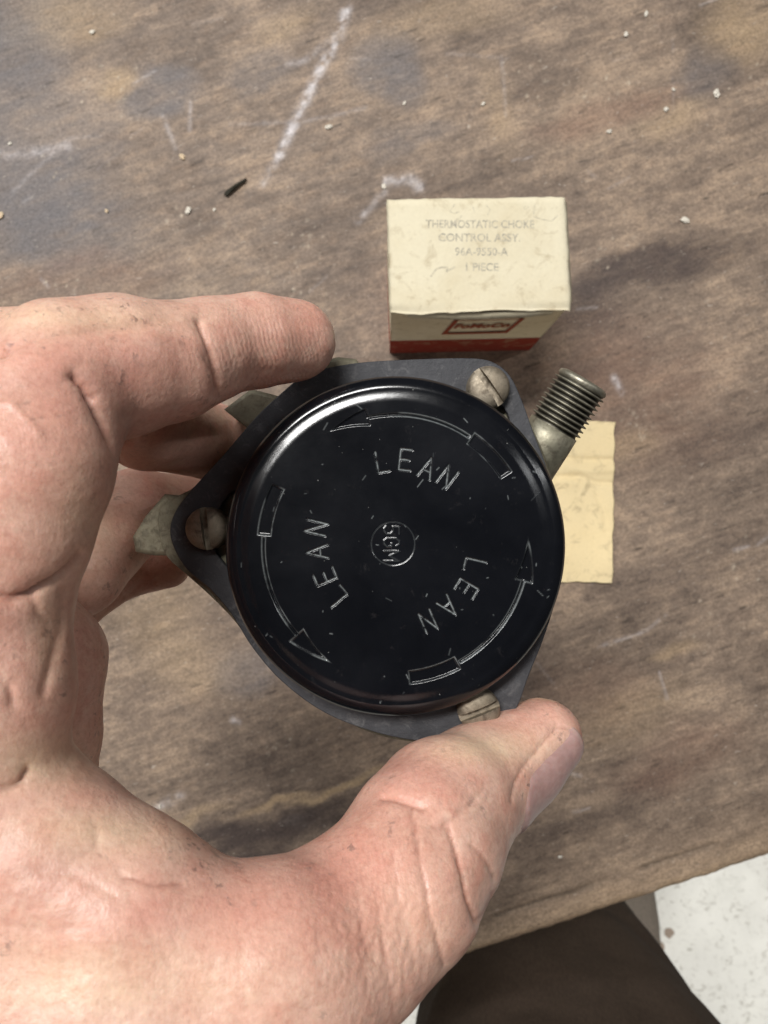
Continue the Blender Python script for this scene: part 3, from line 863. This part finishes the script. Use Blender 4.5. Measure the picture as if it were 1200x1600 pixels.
def poly_solid(name, outer, holes, z0, z1, mat, parent, bevel=0.25):
    cu = bpy.data.curves.new(name, 'CURVE'); cu.dimensions = '2D'; cu.fill_mode = 'BOTH'
    for pts in [outer] + holes:
        sp = cu.splines.new('POLY'); sp.points.add(len(pts) - 1); sp.use_cyclic_u = True
        for q, p in zip(sp.points, pts): q.co = (p[0] * .001, p[1] * .001, 0, 1)
    cu.extrude = (z1 - z0) / 2 * .001; cu.bevel_depth = bevel * .001; cu.bevel_resolution = 2; cu.offset = -bevel * .001
    o = bpy.data.objects.new(name, cu); COL.objects.link(o)
    dg = bpy.context.evaluated_depsgraph_get(); dg.update()
    me = bpy.data.meshes.new_from_object(o.evaluated_get(dg)); bpy.data.objects.remove(o); bpy.data.curves.remove(cu)
    me.transform(Matrix.Translation((0, 0, (z0 + z1) / 2 * .001))); me.materials.clear()
    return link(name, me, mat, parent)

DF = 161.5
flange_px = [(500, 578), (560, 567), (640, 562), (735, 560), (772, 567), (797, 588), (815, 625), (832, 672), (852, 725), (868, 790), (876, 850), (872, 920), (850, 995),
             (826, 1055), (810, 1100), (790, 1128), (755, 1150), (705, 1158), (650, 1157), (580, 1142), (505, 1112), (440, 1064), (395, 1012), (362, 960), (328, 920), (293, 890),
             (273, 858), (266, 828), (275, 798), (300, 765), (350, 710), (400, 652), (440, 614), (470, 590)]
fl = catmull([P(a, b, DF)[:2] for a, b in flange_px], 5)
SCREWS = [(765, 603, 55, 157.0), (320, 826, 82, 157.0), (750, 1113, -22, 157.0)]
def slot_hole(i):
    sx, sy, _, _ = SCREWS[i]; c = P(sx, sy, DF); ctr = P(618, 850, DF)
    v = (ctr - c)[:2]; v /= np.linalg.norm(v); w = np.array([-v[1], v[0]])
    if i == 1: loc = [(3.0, -5), (6.5, -8), (9, -5), (9, 6.0), (6.0, 8.6), (3.0, 5.0), (1.8, 0)]
    elif i == 0: loc = [(2.5, -2), (5.4, -2), (7.5, 8.4), (5.2, 8.0), (2.5, 5)]
    else: loc = [(2.0, -6), (6.5, -6), (6.5, 6), (2.0, 6)]
    return catmull([c[:2] + v * a + w * b for a, b in loc], 4)
plate = poly_solid('flange_plate', fl, [slot_hole(0), slot_hole(1)], CAMZ * 1000 - DF - 2.6, CAMZ * 1000 - DF, PLATE, housing)
plate['label'] = 'dark grey three cornered clamp plate around the cover'
# inner ring seat below the cover (closes the gap)
def lathe(name, prof, c, axis, mat, parent, n=96, groove=None, smooth_=True):
    """prof: (radius, along axis) mm"""
    ax = Vector(axis).normalized(); q = ax.to_track_quat('Z', 'Y').to_matrix()
    V = []; g = []
    for k in range(n):
        a = 2 * math.pi * k / n
        for j, (r, t) in enumerate(prof):
            rr = r
            p = q @ Vector((rr * math.cos(a), rr * math.sin(a), t)); V.append((p.x + c[0], p.y + c[1], p.z + c[2])); g.append(groove[j] if groove else 0)
    me = mesh_np(name, V, grid_faces(n, len(prof), True)); fattr(me, 'groove', g)
    return link(name, me, mat, parent, smooth_)
HC = P(612, 850, 165)
zt = CAMZ * 1000
lathe('seat_ring', [(0.1, -0.4), (34.4, -0.4), (34.4, -3.0), (0.1, -3.0)], (CC[0], CC[1], CC[2] - 8.9), (0, 0, 1), RUBBER, housing, 128, None, False)
# housing body beneath the plate
body_px = [(500, 590), (560, 580), (700, 578), (775, 590), (812, 650), (850, 740), (862, 850), (840, 985), (795, 1095), (745, 1140), (660, 1148), (560, 1125), (450, 1050),
           (375, 965), (325, 905), (296, 862), (285, 826), (300, 790), (360, 720), (430, 640)]
bp = catmull([P(a, b, 170)[:2] for a, b in body_px], 4)
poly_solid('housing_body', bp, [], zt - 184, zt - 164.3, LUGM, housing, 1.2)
back_px = [(a * .82 + 600 * .18, b * .82 + 800 * .18) for a, b in body_px]
poly_solid('back_cap', catmull([P(a, b, 188)[:2] for a, b in back_px], 4), [], zt - 197, zt - 184.1, ZINC, housing, 2.0)
# gasket showing as a pale sliver under the left corner of the plate
gk = [(300, 765), (255, 790), (250, 828), (262, 868), (293, 897), (330, 930), (365, 965), (400, 1000), (430, 1040), (520, 1100), (600, 1125), (500, 900), (420, 700)]
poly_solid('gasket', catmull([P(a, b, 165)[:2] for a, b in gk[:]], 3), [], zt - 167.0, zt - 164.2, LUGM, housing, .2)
# mounting lugs poking out on the hand's side
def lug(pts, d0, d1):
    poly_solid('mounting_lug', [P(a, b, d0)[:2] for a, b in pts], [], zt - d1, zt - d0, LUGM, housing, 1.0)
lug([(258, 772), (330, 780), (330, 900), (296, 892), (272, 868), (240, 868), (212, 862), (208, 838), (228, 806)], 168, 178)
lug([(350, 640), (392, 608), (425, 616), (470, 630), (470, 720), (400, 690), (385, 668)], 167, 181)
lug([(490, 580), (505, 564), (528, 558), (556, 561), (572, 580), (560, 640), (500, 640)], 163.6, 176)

# threaded inlet tube
TB = P(838, 712, 172); TDIR = Vector((0.50, 0.84, 0.22)).normalized()
def tube_at(t): return np.array(TB) + np.array(TDIR) * t
prof = [(0.1, -14), (5.3, -14), (5.3, 7.4), (5.2, 7.6)]
lathe('inlet_tube', [(0.1, -14), (5.8, -14), (5.8, 4), (5.7, 7.3), (0.1, 7.4)], TB, TDIR, ZINC, housing, 64, None, True)
pr = [(0.1, 7.0), (5.55, 7.1)]; gr = [0, 0]; t = 7.6
NTH = 9; pitch = 1.12
for k in range(NTH):
    pr += [(5.15, t), (5.12, t + pitch * .30), (6.0, t + pitch * .52), (6.06, t + pitch * .62), (6.0, t + pitch * .72), (5.15, t + pitch * .92)]
    gr += [1, 1, .1, 0, .1, 1]; t += pitch
pr += [(5.5, t + .1), (5.85, t + .7), (5.6, t + 1.4), (4.7, t + 1.75), (0.1, t + 1.8)]; gr += [.4, 0, 0, 0, 0]
th = lathe('thread', pr, TB, TDIR, BRASS, housing, 72, gr, True)
th['label'] = 'threaded end of the inlet tube with darkened grooves'

# three slotted screws
def screw(px, py, ang, d, tilt=0.0):
    c = P(px, py, d)
    bm = bmesh.new(); n = 40; RR = 4.4
    prof = [(0.05, 0.0), (1.2, -.04), (2.2, -.16), (3.0, -.36), (3.8, -.68), (4.2, -1.1), (RR, -1.7), (RR, -6.0), (3.2, -6.2), (0.05, -6.2)]
    ring = []
    for k in range(n):
        a = 2 * math.pi * k / n; ring.append([bm.verts.new((r * math.cos(a) * .001, r * math.sin(a) * .001, z * .001)) for r, z in prof])
    for k in range(n):
        A, B = ring[k], ring[(k + 1) % n]
        for j in range(len(prof) - 1): bm.faces.new((A[j], A[j + 1], B[j + 1], B[j]))
    bmesh.ops.remove_doubles(bm, verts=bm.verts, dist=.00009)
    bmesh.ops.recalc_face_normals(bm, faces=bm.faces)
    me = bpy.data.meshes.new('screw_head'); bm.to_mesh(me); bm.free()
    o = bpy.data.objects.new('screw_head', me); COL.objects.link(o)
    cb = bmesh.new(); bmesh.ops.create_cube(cb, size=1); bmesh.ops.scale(cb, vec=(.012, .00145, .0036), verts=cb.verts)
    cm = bpy.data.meshes.new('cut'); cb.to_mesh(cm); cb.free(); co = bpy.data.objects.new('cut', cm); COL.objects.link(co)
    md = o.modifiers.new('b', 'BOOLEAN'); md.object = co; md.operation = 'DIFFERENCE'; md.solver = 'EXACT'
    dg = bpy.context.evaluated_depsgraph_get(); dg.update()
    me2 = bpy.data.meshes.new_from_object(o.evaluated_get(dg))
    bpy.data.objects.remove(o); bpy.data.objects.remove(co)
    me2.materials.clear(); me2.shade_smooth()
    me2.set_sharp_from_angle(angle=R(38))
    ob = link('slotted_screw', me2, STEEL, None)
    ob.parent = housing
    M = Matrix.Translation(Vector(c) * .001) @ Matrix.Rotation(-R(ang), 4, 'Z')
    ob.matrix_parent_inverse = Matrix.Translation(-housing.location); ob.matrix_basis = M
    # worn metal in the slot floor
    return ob
for s, lb in zip(SCREWS, ('slotted screw nearest the threaded tube', 'slotted screw at the left corner of the plate', 'slotted screw beside the thumb')):
    screw(*s)['label'] = lb

# ================================================================ hand
def rc(Pts, a, b, r1, r2):
    """round cone signed distance"""
    a = np.asarray(a); b = np.asarray(b); ba = b - a; l2 = ba @ ba; rr = r1 - r2; a2 = l2 - rr * rr; il2 = 1 / l2
    pa = Pts - a; y = pa @ ba; z = y - l2; q = pa * l2 - y[:, None] * ba
    x2 = (q * q).sum(1); y2 = y * y * l2; z2 = z * z * l2; k = np.sign(rr) * rr * rr * x2
    d = (np.sqrt(x2 * a2 * il2) + y * rr) * il2 - r1
    c1 = np.sign(z) * a2 * z2 > k; c2 = np.sign(y) * a2 * y2 < k
    d = np.where(c2, np.sqrt(x2 + y2) * il2 - r1, d); d = np.where(c1, np.sqrt(x2 + z2) * il2 - r2, d)
    return d

def smin(a, b, k):
    h = np.maximum(k - np.abs(a - b), 0) / k
    return np.minimum(a, b) - h * h * k * .25

def chain(pts): return [(P(*p[:3]), p[3]) for p in pts]
INDEX = chain([(-40, 935, 114, 13.2), (8, 830, 112, 12.0), (38, 735, 112, 12.0), (72, 640, 117, 12.0)])
INDEX2 = chain([(100, 590, 121, 12.0), (190, 572, 127, 11.2), (262, 566, 132, 9.9), (318, 549, 137, 9.3)])
INDEX3 = chain([(345, 541, 140, 8.8), (400, 533, 145, 8.7), (462, 533, 151, 7.95)])
MIDDLE = chain([(-260, 660, 142, 13.0), (-120, 600, 138, 11.4), (20, 574, 134, 9.8), (188, 560, 143, 10.9)])
MIDDLE2 = chain([(188, 590, 148, 10.0), (226, 662, 165, 9.8), (330, 690, 186, 9.2), (450, 715, 202, 8.0)])
RING = chain([(-230, 780, 165, 13.0), (-40, 850, 166, 11.5), (112, 885, 170, 11.2), (212, 798, 190, 10.3), (320, 795, 206, 8.6)])
PINKY = chain([(-180, 960, 185, 12), (20, 960, 188, 10), (105, 935, 194, 9), (190, 890, 208, 7.8), (260, 880, 214, 7.0)])
THUMB = chain([(375, 1585, 118, 17.2), (452, 1518, 120, 16.0), (545, 1455, 127, 14.6), (622, 1388, 132, 14.2), (655, 1330, 137, 14.0)])
THUMB2 = chain([(668, 1308, 140, 13.8), (694, 1265, 146, 13.0), (750, 1222, 156, 11.3), (800, 1188, 162, 10.1), (846, 1154, 165, 8.5)])
PALM = [chain([(-40, 940, 112, 13.0), (-28, 1080, 112, 11.8), (-45, 1200, 113, 12.5)]),
        chain([(-60, 1230, 116, 14), (70, 1345, 114, 13.0), (190, 1428, 113, 13.0), (300, 1490, 114, 12.0), (400, 1510, 115, 13.5)]),
        chain([(-80, 1340, 122, 24), (60, 1520, 118, 21), (200, 1580, 116, 20), (300, 1630, 117, 19)]),
        chain([(-230, 900, 142, 20), (-240, 1300, 138, 24), (-150, 1700, 130, 30)]),
        chain([(-260, 660, 138, 14), (-200, 840, 130, 18), (-130, 960, 124, 15)]), chain([(-250, 760, 160, 15), (-230, 1000, 168, 20), (-200, 1300, 165, 24)]),
        chain([(-60, 900, 144, 13), (52, 1035, 149, 13.4), (50, 1150, 151, 12.8), (20, 1300, 153, 15)]),
        chain([(-40, 950, 164, 12), (10, 1060, 166, 12), (0, 1300, 168, 18)]),
        chain([(20, 1050, 174, 10), (-10, 1250, 176, 16), (-80, 1500, 165, 22)]),
        chain([(100, 1720, 122, 27), (-60, 1950, 128, 30), (-260, 2250, 140, 30)]),
        chain([(365, 1650, 117, 13.5), (310, 1830, 120, 19), (60, 2050, 126, 24)]),
        chain([(-260, 2250, 140, 29), (-700, 3000, 170, 37)])]
def field(V):
    d = None
    for ci, ch in enumerate(PALM):
        kk = 1.6 if ci in (6, 7, 8) else 5
        for (a, r1), (b, r2) in zip(ch[:-1], ch[1:]):
            q = rc(V, a, b, r1, r2); d = q if d is None else smin(d, q, kk)
    def fing(ch, k):
        e = None
        for (a, r1), (b, r2) in zip(ch[:-1], ch[1:]):
            q = rc(V, a, b, r1, r2); e = q if e is None else smin(e, q, k)
        return e
    idx = smin(smin(fing(INDEX, 1.5), fing(INDEX2, 1.5), 1.6), fing(INDEX3, 1), 1.2)
    th = smin(fing(THUMB, 2.5), fing(THUMB2, 3), 3.5)
    # flatten the thumb's dorsal side where the nail lies
    d = smin(d, idx, 2.2); d = smin(d, th, 5)
    mid = smin(fing(MIDDLE, 2), fing(MIDDLE2, 1.5), 1.5)
    d = smin(d, mid, 2.6); d = smin(d, fing(RING, 2), 1.6); d = smin(d, fing(PINKY, 2), 1.6)
    return d

def surface_nets(lo, hi, h):
    nx, ny, nz = [int(math.ceil((hi[i] - lo[i]) / h)) + 1 for i in range(3)]
    xs = lo[0] + h * np.arange(nx); ys = lo[1] + h * np.arange(ny); zs = lo[2] + h * np.arange(nz)
    # coarse pass first
    c = 4
    D = np.full((nx, ny, nz), 50.0, np.float32)
    cx, cy, cz = xs[::c], ys[::c], zs[::c]
    G = np.stack(np.meshgrid(cx, cy, cz, indexing='ij'), -1).reshape(-1, 3)
    Dc = field(G).reshape(len(cx), len(cy), len(cz))
    up = np.repeat(np.repeat(np.repeat(Dc, c, 0), c, 1), c, 2)
    # nearest coarse sample (block corner) - shift by half a block
    up = up[:nx, :ny, :nz]; D[:up.shape[0], :up.shape[1], :up.shape[2]] = up
    need = np.abs(D) < h * c * 2.4
    I = np.argwhere(need)
    pts = np.stack([xs[I[:, 0]], ys[I[:, 1]], zs[I[:, 2]]], 1)
    out = np.empty(len(pts), np.float32)
    for s in range(0, len(pts), 400000): out[s:s + 400000] = field(pts[s:s + 400000])
    D[I[:, 0], I[:, 1], I[:, 2]] = out
    S = D < 0
    cell = S[:-1, :-1, :-1].astype(np.int8)
    tot = sum(S[a:nx - 1 + a, b:ny - 1 + b, e:nz - 1 + e].astype(np.int8) for a in (0, 1) for b in (0, 1) for e in (0, 1))
    act = (tot > 0) & (tot < 8)
    idx = np.full(act.shape, -1, np.int64); A = np.argwhere(act); idx[act] = np.arange(len(A))
    V = np.stack([xs[A[:, 0]], ys[A[:, 1]], zs[A[:, 2]]], 1) + h / 2
    quads = []
    def edges(ax):
        o1, o2 = [i for i in range(3) if i != ax]
        sl0 = [slice(1, -1)] * 3; sl1 = [slice(1, -1)] * 3
        sl0[ax] = slice(0, -1); sl1[ax] = slice(1, None)
        s0 = S[tuple(sl0)]; s1 = S[tuple(sl1)]
        E = np.argwhere(s0 != s1); fl = s0[s0 != s1]
        E = E.copy(); E[:, o1] += 1; E[:, o2] += 1
        def ci(a, b):
            q = E.copy(); q[:, o1] -= a; q[:, o2] -= b; return idx[q[:, 0], q[:, 1], q[:, 2]]
        Q = np.stack([ci(1, 1), ci(0, 1), ci(0, 0), ci(1, 0)], 1)
        flip = fl if ax != 1 else ~fl
        Q[~flip] = Q[~flip][:, ::-1]; return Q
    Q = np.concatenate([edges(0), edges(1), edges(2)])
    Q = Q[(Q >= 0).all(1)]
    return V, Q

def project(V, it=4, eps=.25):
    for _ in range(it):
        d = field(V); g = np.stack([field(V + np.eye(3)[i] * eps) - d for i in range(3)], 1) / eps
        n2 = (g * g).sum(1) + 1e-6
        V = V - np.clip(d / n2, -1.2, 1.2)[:, None] * g
    return V, g / np.sqrt(n2)[:, None]

def hand():
    V, Q = surface_nets((-205, -290, 165), (55, 80, 315), 1.05)
    V, _ = project(V, 4)
    me0 = mesh_np('h0', V, Q)
    o = bpy.data.objects.new('h0', me0); COL.objects.link(o)
    md = o.modifiers.new('s', 'SUBSURF'); md.levels = 1; md.subdivision_type = 'CATMULL_CLARK'
    dg = bpy.context.evaluated_depsgraph_get(); dg.update()
    me = bpy.data.meshes.new_from_object(o.evaluated_get(dg)); bpy.data.objects.remove(o)
    n = len(me.vertices); co = np.empty(n * 3); me.vertices.foreach_get('co', co); V = co.reshape(-1, 3) * 1000
    V, N = project(V, 1)
    px, py, d = pix(V)
    face = smooth(N[:, 2], -.15, .35)
    lowamp = (fbm(V[:, 0] / 9 + V[:, 2] / 11, V[:, 1] / 9, 3, 4) - .5) * .9
    disp = lowamp.copy(); crease = np.zeros(n)
    wob = (fbm(px / 22, py / 22, 8, 3) - .5) * 9
    # (polyline px, width px, depth mm, grime, max distance)
    CR = [([(312, 500), (322, 525), (333, 555), (342, 590), (345, 622)], 5.0, 1.1, .75, 170),
          ([(322, 560), (336, 585), (340, 610)], 4.0, .5, .4, 170),
          ([(116, 588), (133, 603), (146, 630), (160, 660), (172, 690), (180, 715)], 5.5, 1.5, 1.0, 150),
          ([(140, 612), (150, 618)], 5, .5, .9, 150),
          ([(196, 655), (200, 675), (190, 698)], 5, 1.2, .7, 150),
          ([(-10, 930), (20, 936), (50, 928), (82, 910), (110, 888), (128, 868)], 6.5, 1.4, 1.0, 135),
          ([(55, 930), (60, 960), (78, 975)], 8, .4, .2, 135),
          ([(100, 925), (98, 985), (84, 1030), (70, 1080)], 9, .7, .15, 135),
          ([(-5, 1055), (15, 1070), (22, 1100)], 8, .6, .3, 135),
          ([(-5, 1236), (15, 1232), (35, 1222), (45, 1205)], 6, .9, .5, 135),
          ([(195, 1370), (215, 1376), (240, 1381), (262, 1381), (285, 1380)], 4.0, .7, .95, 140),
          ([(120, 1340), (150, 1325), (150, 1290)], 8, .5, .15, 140), ([(60, 1360), (110, 1365), (180, 1400)], 9, .5, .12, 140),
          ([(598, 1243), (612, 1246), (640, 1253), (662, 1262)], 5.0, 1.0, .55, 165),
          ([(642, 1262), (655, 1330), (664, 1380), (672, 1430), (684, 1470), (695, 1512)], 3.4, .9, .75, 160),
          ([(700, 1290), (714, 1330), (724, 1370), (733, 1410), (744, 1440)], 4.4, 1.4, .95, 160),
          ([(738, 1322), (752, 1334), (764, 1352), (773, 1372)], 4.0, .9, .6, 160),
          ([(744, 1440), (756, 1428), (770, 1395)], 4, .6, .5, 160),
          ([(612, 1330), (622, 1400), (640, 1470), (650, 1520)], 4, .35, .25, 160),
          ([(588, 1400), (600, 1480), (612, 1550)], 4, .35, .2, 160), ([(560, 1420), (575, 1500)], 4, .25, .12, 160),
          ([(676, 1290), (690, 1292), (730, 1262), (742, 1250)], 6, .4, .3, 165),
          ([(0, 550), (14, 546), (55, 530), (100, 522), (170, 512), (240, 503)], 13, .5, .08, 150),
          ([(0, 552), (6, 545), (10, 538)], 5, .8, .7, 150),
          ([(20, 635), (40, 655), (60, 680)], 5, -.35, .0, 150), ([(0, 632), (22, 634)], 5, -.35, 0, 150),
          ([(800, 1252), (806, 1222), (826, 1188), (852, 1158), (872, 1136), (890, 1140)], 3.0, .45, .5, 180),
          ([(0, 1440), (60, 1452), (140, 1448)], 8, .3, .08, 140), ([(180, 1350), (260, 1500)], 9, .3, .05, 140)]
    for pts, w, dep, gr, dm in CR:
        if dm in (160, 140): dep *= .45
        q = polyline_dist(px + wob * .4, py + wob * .4, pts); m = (d < dm + 12) * face
        disp -= (.62 * dep * np.exp(-(q / (w * .75)) ** 2) + .38 * dep * np.exp(-(q / (w * 2.4)) ** 2)) * m
        crease = np.maximum(crease, gr * np.exp(-(q / (w * .55)) ** 2) * m)
    # parallel dry wrinkles on the thumb side and finger pads
    def wr(cx, cy, rx, ry, ang, per, amp):
        nonlocal disp
        c, s = math.cos(R(ang)), math.sin(R(ang)); X = (px - cx) * c + (py - cy) * s; Y = -(px - cx) * s + (py - cy) * c
        m = np.exp(-((X / rx) ** 2 + (Y / ry) ** 2) ** 2) * face * (d < 172)
        disp += amp * m * np.sin((X + (fbm(px / 40, py / 40, 19, 3) - .5) * 46) * 2 * math.pi / per) * (.3 + fbm(px / 18, py / 18, 27, 3))
    wr(520, 1380, 90, 150, 8, 13, .07); wr(600, 1470, 90, 130, 5, 17, .08); wr(700, 1230, 90, 40, 30, 12, .08)
    wr(390, 590, 60, 45, 20, 9, .05); wr(130, 600, 60, 40, 40, 12, .06)
    V = V + N * disp[:, None]
    # press the pads flat where they touch the part (no overlap with the plate)
    me.vertices.foreach_set('co', (V * .001).ravel()); me.update()
    def blob(cx, cy, rx, ry): return np.exp(-(((px - cx) / rx) ** 2 + ((py - cy) / ry) ** 2))
    nz = .55 + .9 * fbm(px / 40, py / 40, 70, 4)
    red = np.clip(blob(660, 1200, 90, 60) * .9 + blob(520, 1370, 110, 90) * .9 + blob(180, 570, 150, 70) * .7 + blob(450, 500, 90, 40) * .55 + blob(850, 1110, 60, 40) * .7
                  + blob(300, 1430, 200, 60) * .7 + blob(60, 700, 90, 140) * .45 + blob(90, 610, 60, 60) * .4 + blob(0, 1000, 80, 60) * .6, 0, 1) * nz
    pale = np.clip(blob(760, 1170, 90, 26) * .9 + blob(100, 495, 160, 24) * .7 + blob(60, 1190, 80, 40) * .8 + blob(180, 1300, 120, 34) * .7 + blob(130, 820, 50, 90) * .5
                   + blob(150, 1530, 260, 60) * .5 + blob(80, 990, 30, 90) * .5 + blob(640, 1440, 60, 60) * .2, 0, 1) * nz
    ridge = np.clip(blob(420, 560, 110, 60) * 1.0 + blob(560, 1330, 110, 130) * .25, 0, 1) * (d < 175)
    fattr(me, 'crease', np.clip(crease * (.6 + .8 * fbm(px / 6, py / 6, 44, 3)), 0, 1)); fattr(me, 'red', np.clip(red, 0, 1)); fattr(me, 'pale', np.clip(pale, 0, 1)); fattr(me, 'ridge', ridge)
    me.materials.clear(); me.materials.append(SKIN); me.shade_smooth()
    o = bpy.data.objects.new('hand', me); COL.objects.link(o)
    tag(o, "person's bare left hand with grimy skin gripping the round black part from the left", 'hand')
    return o
HAND = hand()

def nail():
    A = P(748, 1226, 157); B = P(868, 1133, 166)
    ax = (B - A); L = np.linalg.norm(ax); ax /= L
    up = np.array([0, 0, 1.0]); nd = np.cross(ax, up); nd /= np.linalg.norm(nd)      # outwards, lower right
    if nd[0] < 0: nd = -nd
    nd = nd * math.cos(R(14)) + np.cross(ax, nd) * 0
    side = np.cross(nd, ax); side /= np.linalg.norm(side)
    if side[2] < 0: side = -side
    ns, nt = 44, 36; O = []; Dr = []
    S, Tm = np.meshgrid(np.linspace(0, 1, ns), np.linspace(-1, 1, nt), indexing='ij')
    s = S.ravel(); t = Tm.ravel()
    w = 0.90 - .22 * (1 - smooth(s, 0, .3))
    phi = t * R(62) * w + R(37)
    s2 = s + .05 * (1 - np.abs(t) ** 2.2) * smooth(s, .5, 1) - .10 * (1 - t * t) * (1 - smooth(s, 0, .5)) + .05
    Oo = A + np.outer(s2 * (L - 1.2), ax)
    Dd = np.outer(np.cos(phi), nd) + np.outer(np.sin(phi), side)
    lo = np.zeros(len(s)); hi = np.full(len(s), 22.0)
    for _ in range(26):
        mi = (lo + hi) / 2; f = field(Oo + Dd * mi[:, None]); lo = np.where(f < 0, mi, lo); hi = np.where(f < 0, hi, mi)
    r = hi
    rr = r.reshape(ns, nt)
    for _ in range(6): rr[1:-1] = (rr[:-2] + rr[2:] + 2 * rr[1:-1]) / 4
    r = rr.ravel() + .35 - .75 * np.abs(t) ** 6 - .5 * (1 - smooth(s, 0, .12)) + .25 * smooth(s, .8, 1)
    V = Oo + Dd * r[:, None]; V2 = Oo + Dd * (r - .6)[:, None]
    f = grid_faces(ns, nt); f2 = f[:, ::-1] + ns * nt; rim = []
    for i in range(ns - 1):
        for j in (0, nt - 1): rim.append((i * nt + j, (i + 1) * nt + j, (i + 1) * nt + j + ns * nt, i * nt + j + ns * nt))
    for j in range(nt - 1):
        for i in (0, ns - 1): rim.append((i * nt + j, i * nt + j + 1, i * nt + j + 1 + ns * nt, i * nt + j + ns * nt))
    me = mesh_np('nail', np.concatenate([V, V2]), np.concatenate([f, f2, np.array(rim)]))
    bm = bmesh.new(); bm.from_mesh(me); bmesh.ops.recalc_face_normals(bm, faces=bm.faces); bm.to_mesh(me); bm.free()
    tw = smooth(s, .93, .98) * .25
    fattr(me, 'tipw', np.concatenate([tw, tw]))
    o = link('thumb_nail', me, NAIL, None, True); o.parent = HAND
nail()

# ================================================================ the photographer's leg below the bench
def leg():
    root = empty('trouser_leg', P(840, 1440, 900) * np.array([1, 1, 0]) + np.array([0, 0, FZ]))
    tag(root, 'leg in dark brown work trousers standing against the bench front edge', 'leg')
    secs = [(-20, 245, -420, 108, 95), (92, -408, -20 , 0, 0)]
    # cross sections: centre x, y, z, half width x, half depth y
    sec = []
    for (cx, cz, rx, ry) in ((112, 270, 60, 50), (112, 260, 112, 76), (112, 100, 114, 78), (115, -30, 106, 80), (118, -129, 95, 78), (122, -204, 81, 76), (127, -271, 72, 74),
                             (126, -400, 68, 72), (122, -600, 66, 70), (120, -760, 68, 74), (120, FZ + 60, 72, 80), (120, FZ + 35, 70, 78)):
        sec.append((cx, -350.0, cz, rx, ry))
    n = 72; m = 90; V = []
    S = np.array(sec); t = np.linspace(0, len(sec) - 1, m)
    C = np.stack([np.interp(t, np.arange(len(sec)), S[:, k]) for k in range(5)], 1)
    for _ in range(5): C[2:-1] = (C[1:-2] + C[3:] + 2 * C[2:-1]) / 4
    for k in range(n):
        a = 2 * math.pi * k / n
        for j in range(m):
            cx, cy, cz, rx, ry = C[j]
            f = 1 + .11 * (fbm(np.array([math.cos(a) * 1.5 + 9]), np.array([math.sin(a) * 1.5 + cz / 90]), 4, 4)[0] - .5) * 2
            V.append((cx + rx * f * math.cos(a), cy + ry * f * math.sin(a), cz))
    me = mesh_np('trouser', V, grid_faces(n, m, True))
    link('trouser', me, CLOTH, root, True)
    # boot
    def loft(name, rows, mat, par):
        n = 40; V = []
        for k in range(n):
            a = 2 * math.pi * k / n
            for (cx, cy, cz, rx, rz) in rows:
                V.append((cx + rx * math.cos(a), cy, cz + rz * math.sin(a)))
        me = mesh_np(name, V, grid_faces(n, len(rows), True)); return link(name, me, mat, par, True)
    b = P(985, 1475, 1240)
    loft('boot', [(b[0], b[1] - 70, FZ + 50, 1, 1), (b[0], b[1] - 66, FZ + 50, 30, 34), (b[0] - 2, b[1] - 20, FZ + 58, 44, 44), (b[0] - 8, b[1] + 40, FZ + 50, 50, 34), (b[0] - 14, b[1] + 110, FZ + 42, 48, 26), (b[0] - 18, b[1] + 150, FZ + 38, 30, 20), (b[0] - 18, b[1] + 160, FZ + 36, 1, 1)], BOOT, root)
    return root
leg()
def floor_spot(px, py, r, seed, lb):
    rg = random.Random(seed); n = 22; c = P(px, py, 400 - FZ); V = [(c[0], c[1], FZ + 1.2)]
    for k in range(n):
        a = 2 * math.pi * k / n; q = r * (.7 + .5 * float(vn(np.array([math.cos(a) * 1.6 + 5]), np.array([math.sin(a) * 1.6 + 5]), seed)[0]))
        V.append((c[0] + q * math.cos(a), c[1] + q * math.sin(a), FZ + .3))
    o = link('dirt_spot', mesh_py('dirt_spot', V, [(0, 1 + k, 1 + (k + 1) % n) for k in range(n)]), STAIN)
    tag(o, lb, 'spot', 'brown spots on the pale floor')
floor_spot(1046, 1457, 9, 1, 'upper of two dry brown spots on the pale floor')
floor_spot(1031, 1478, 10, 2, 'lower of two dry brown spots on the pale floor')
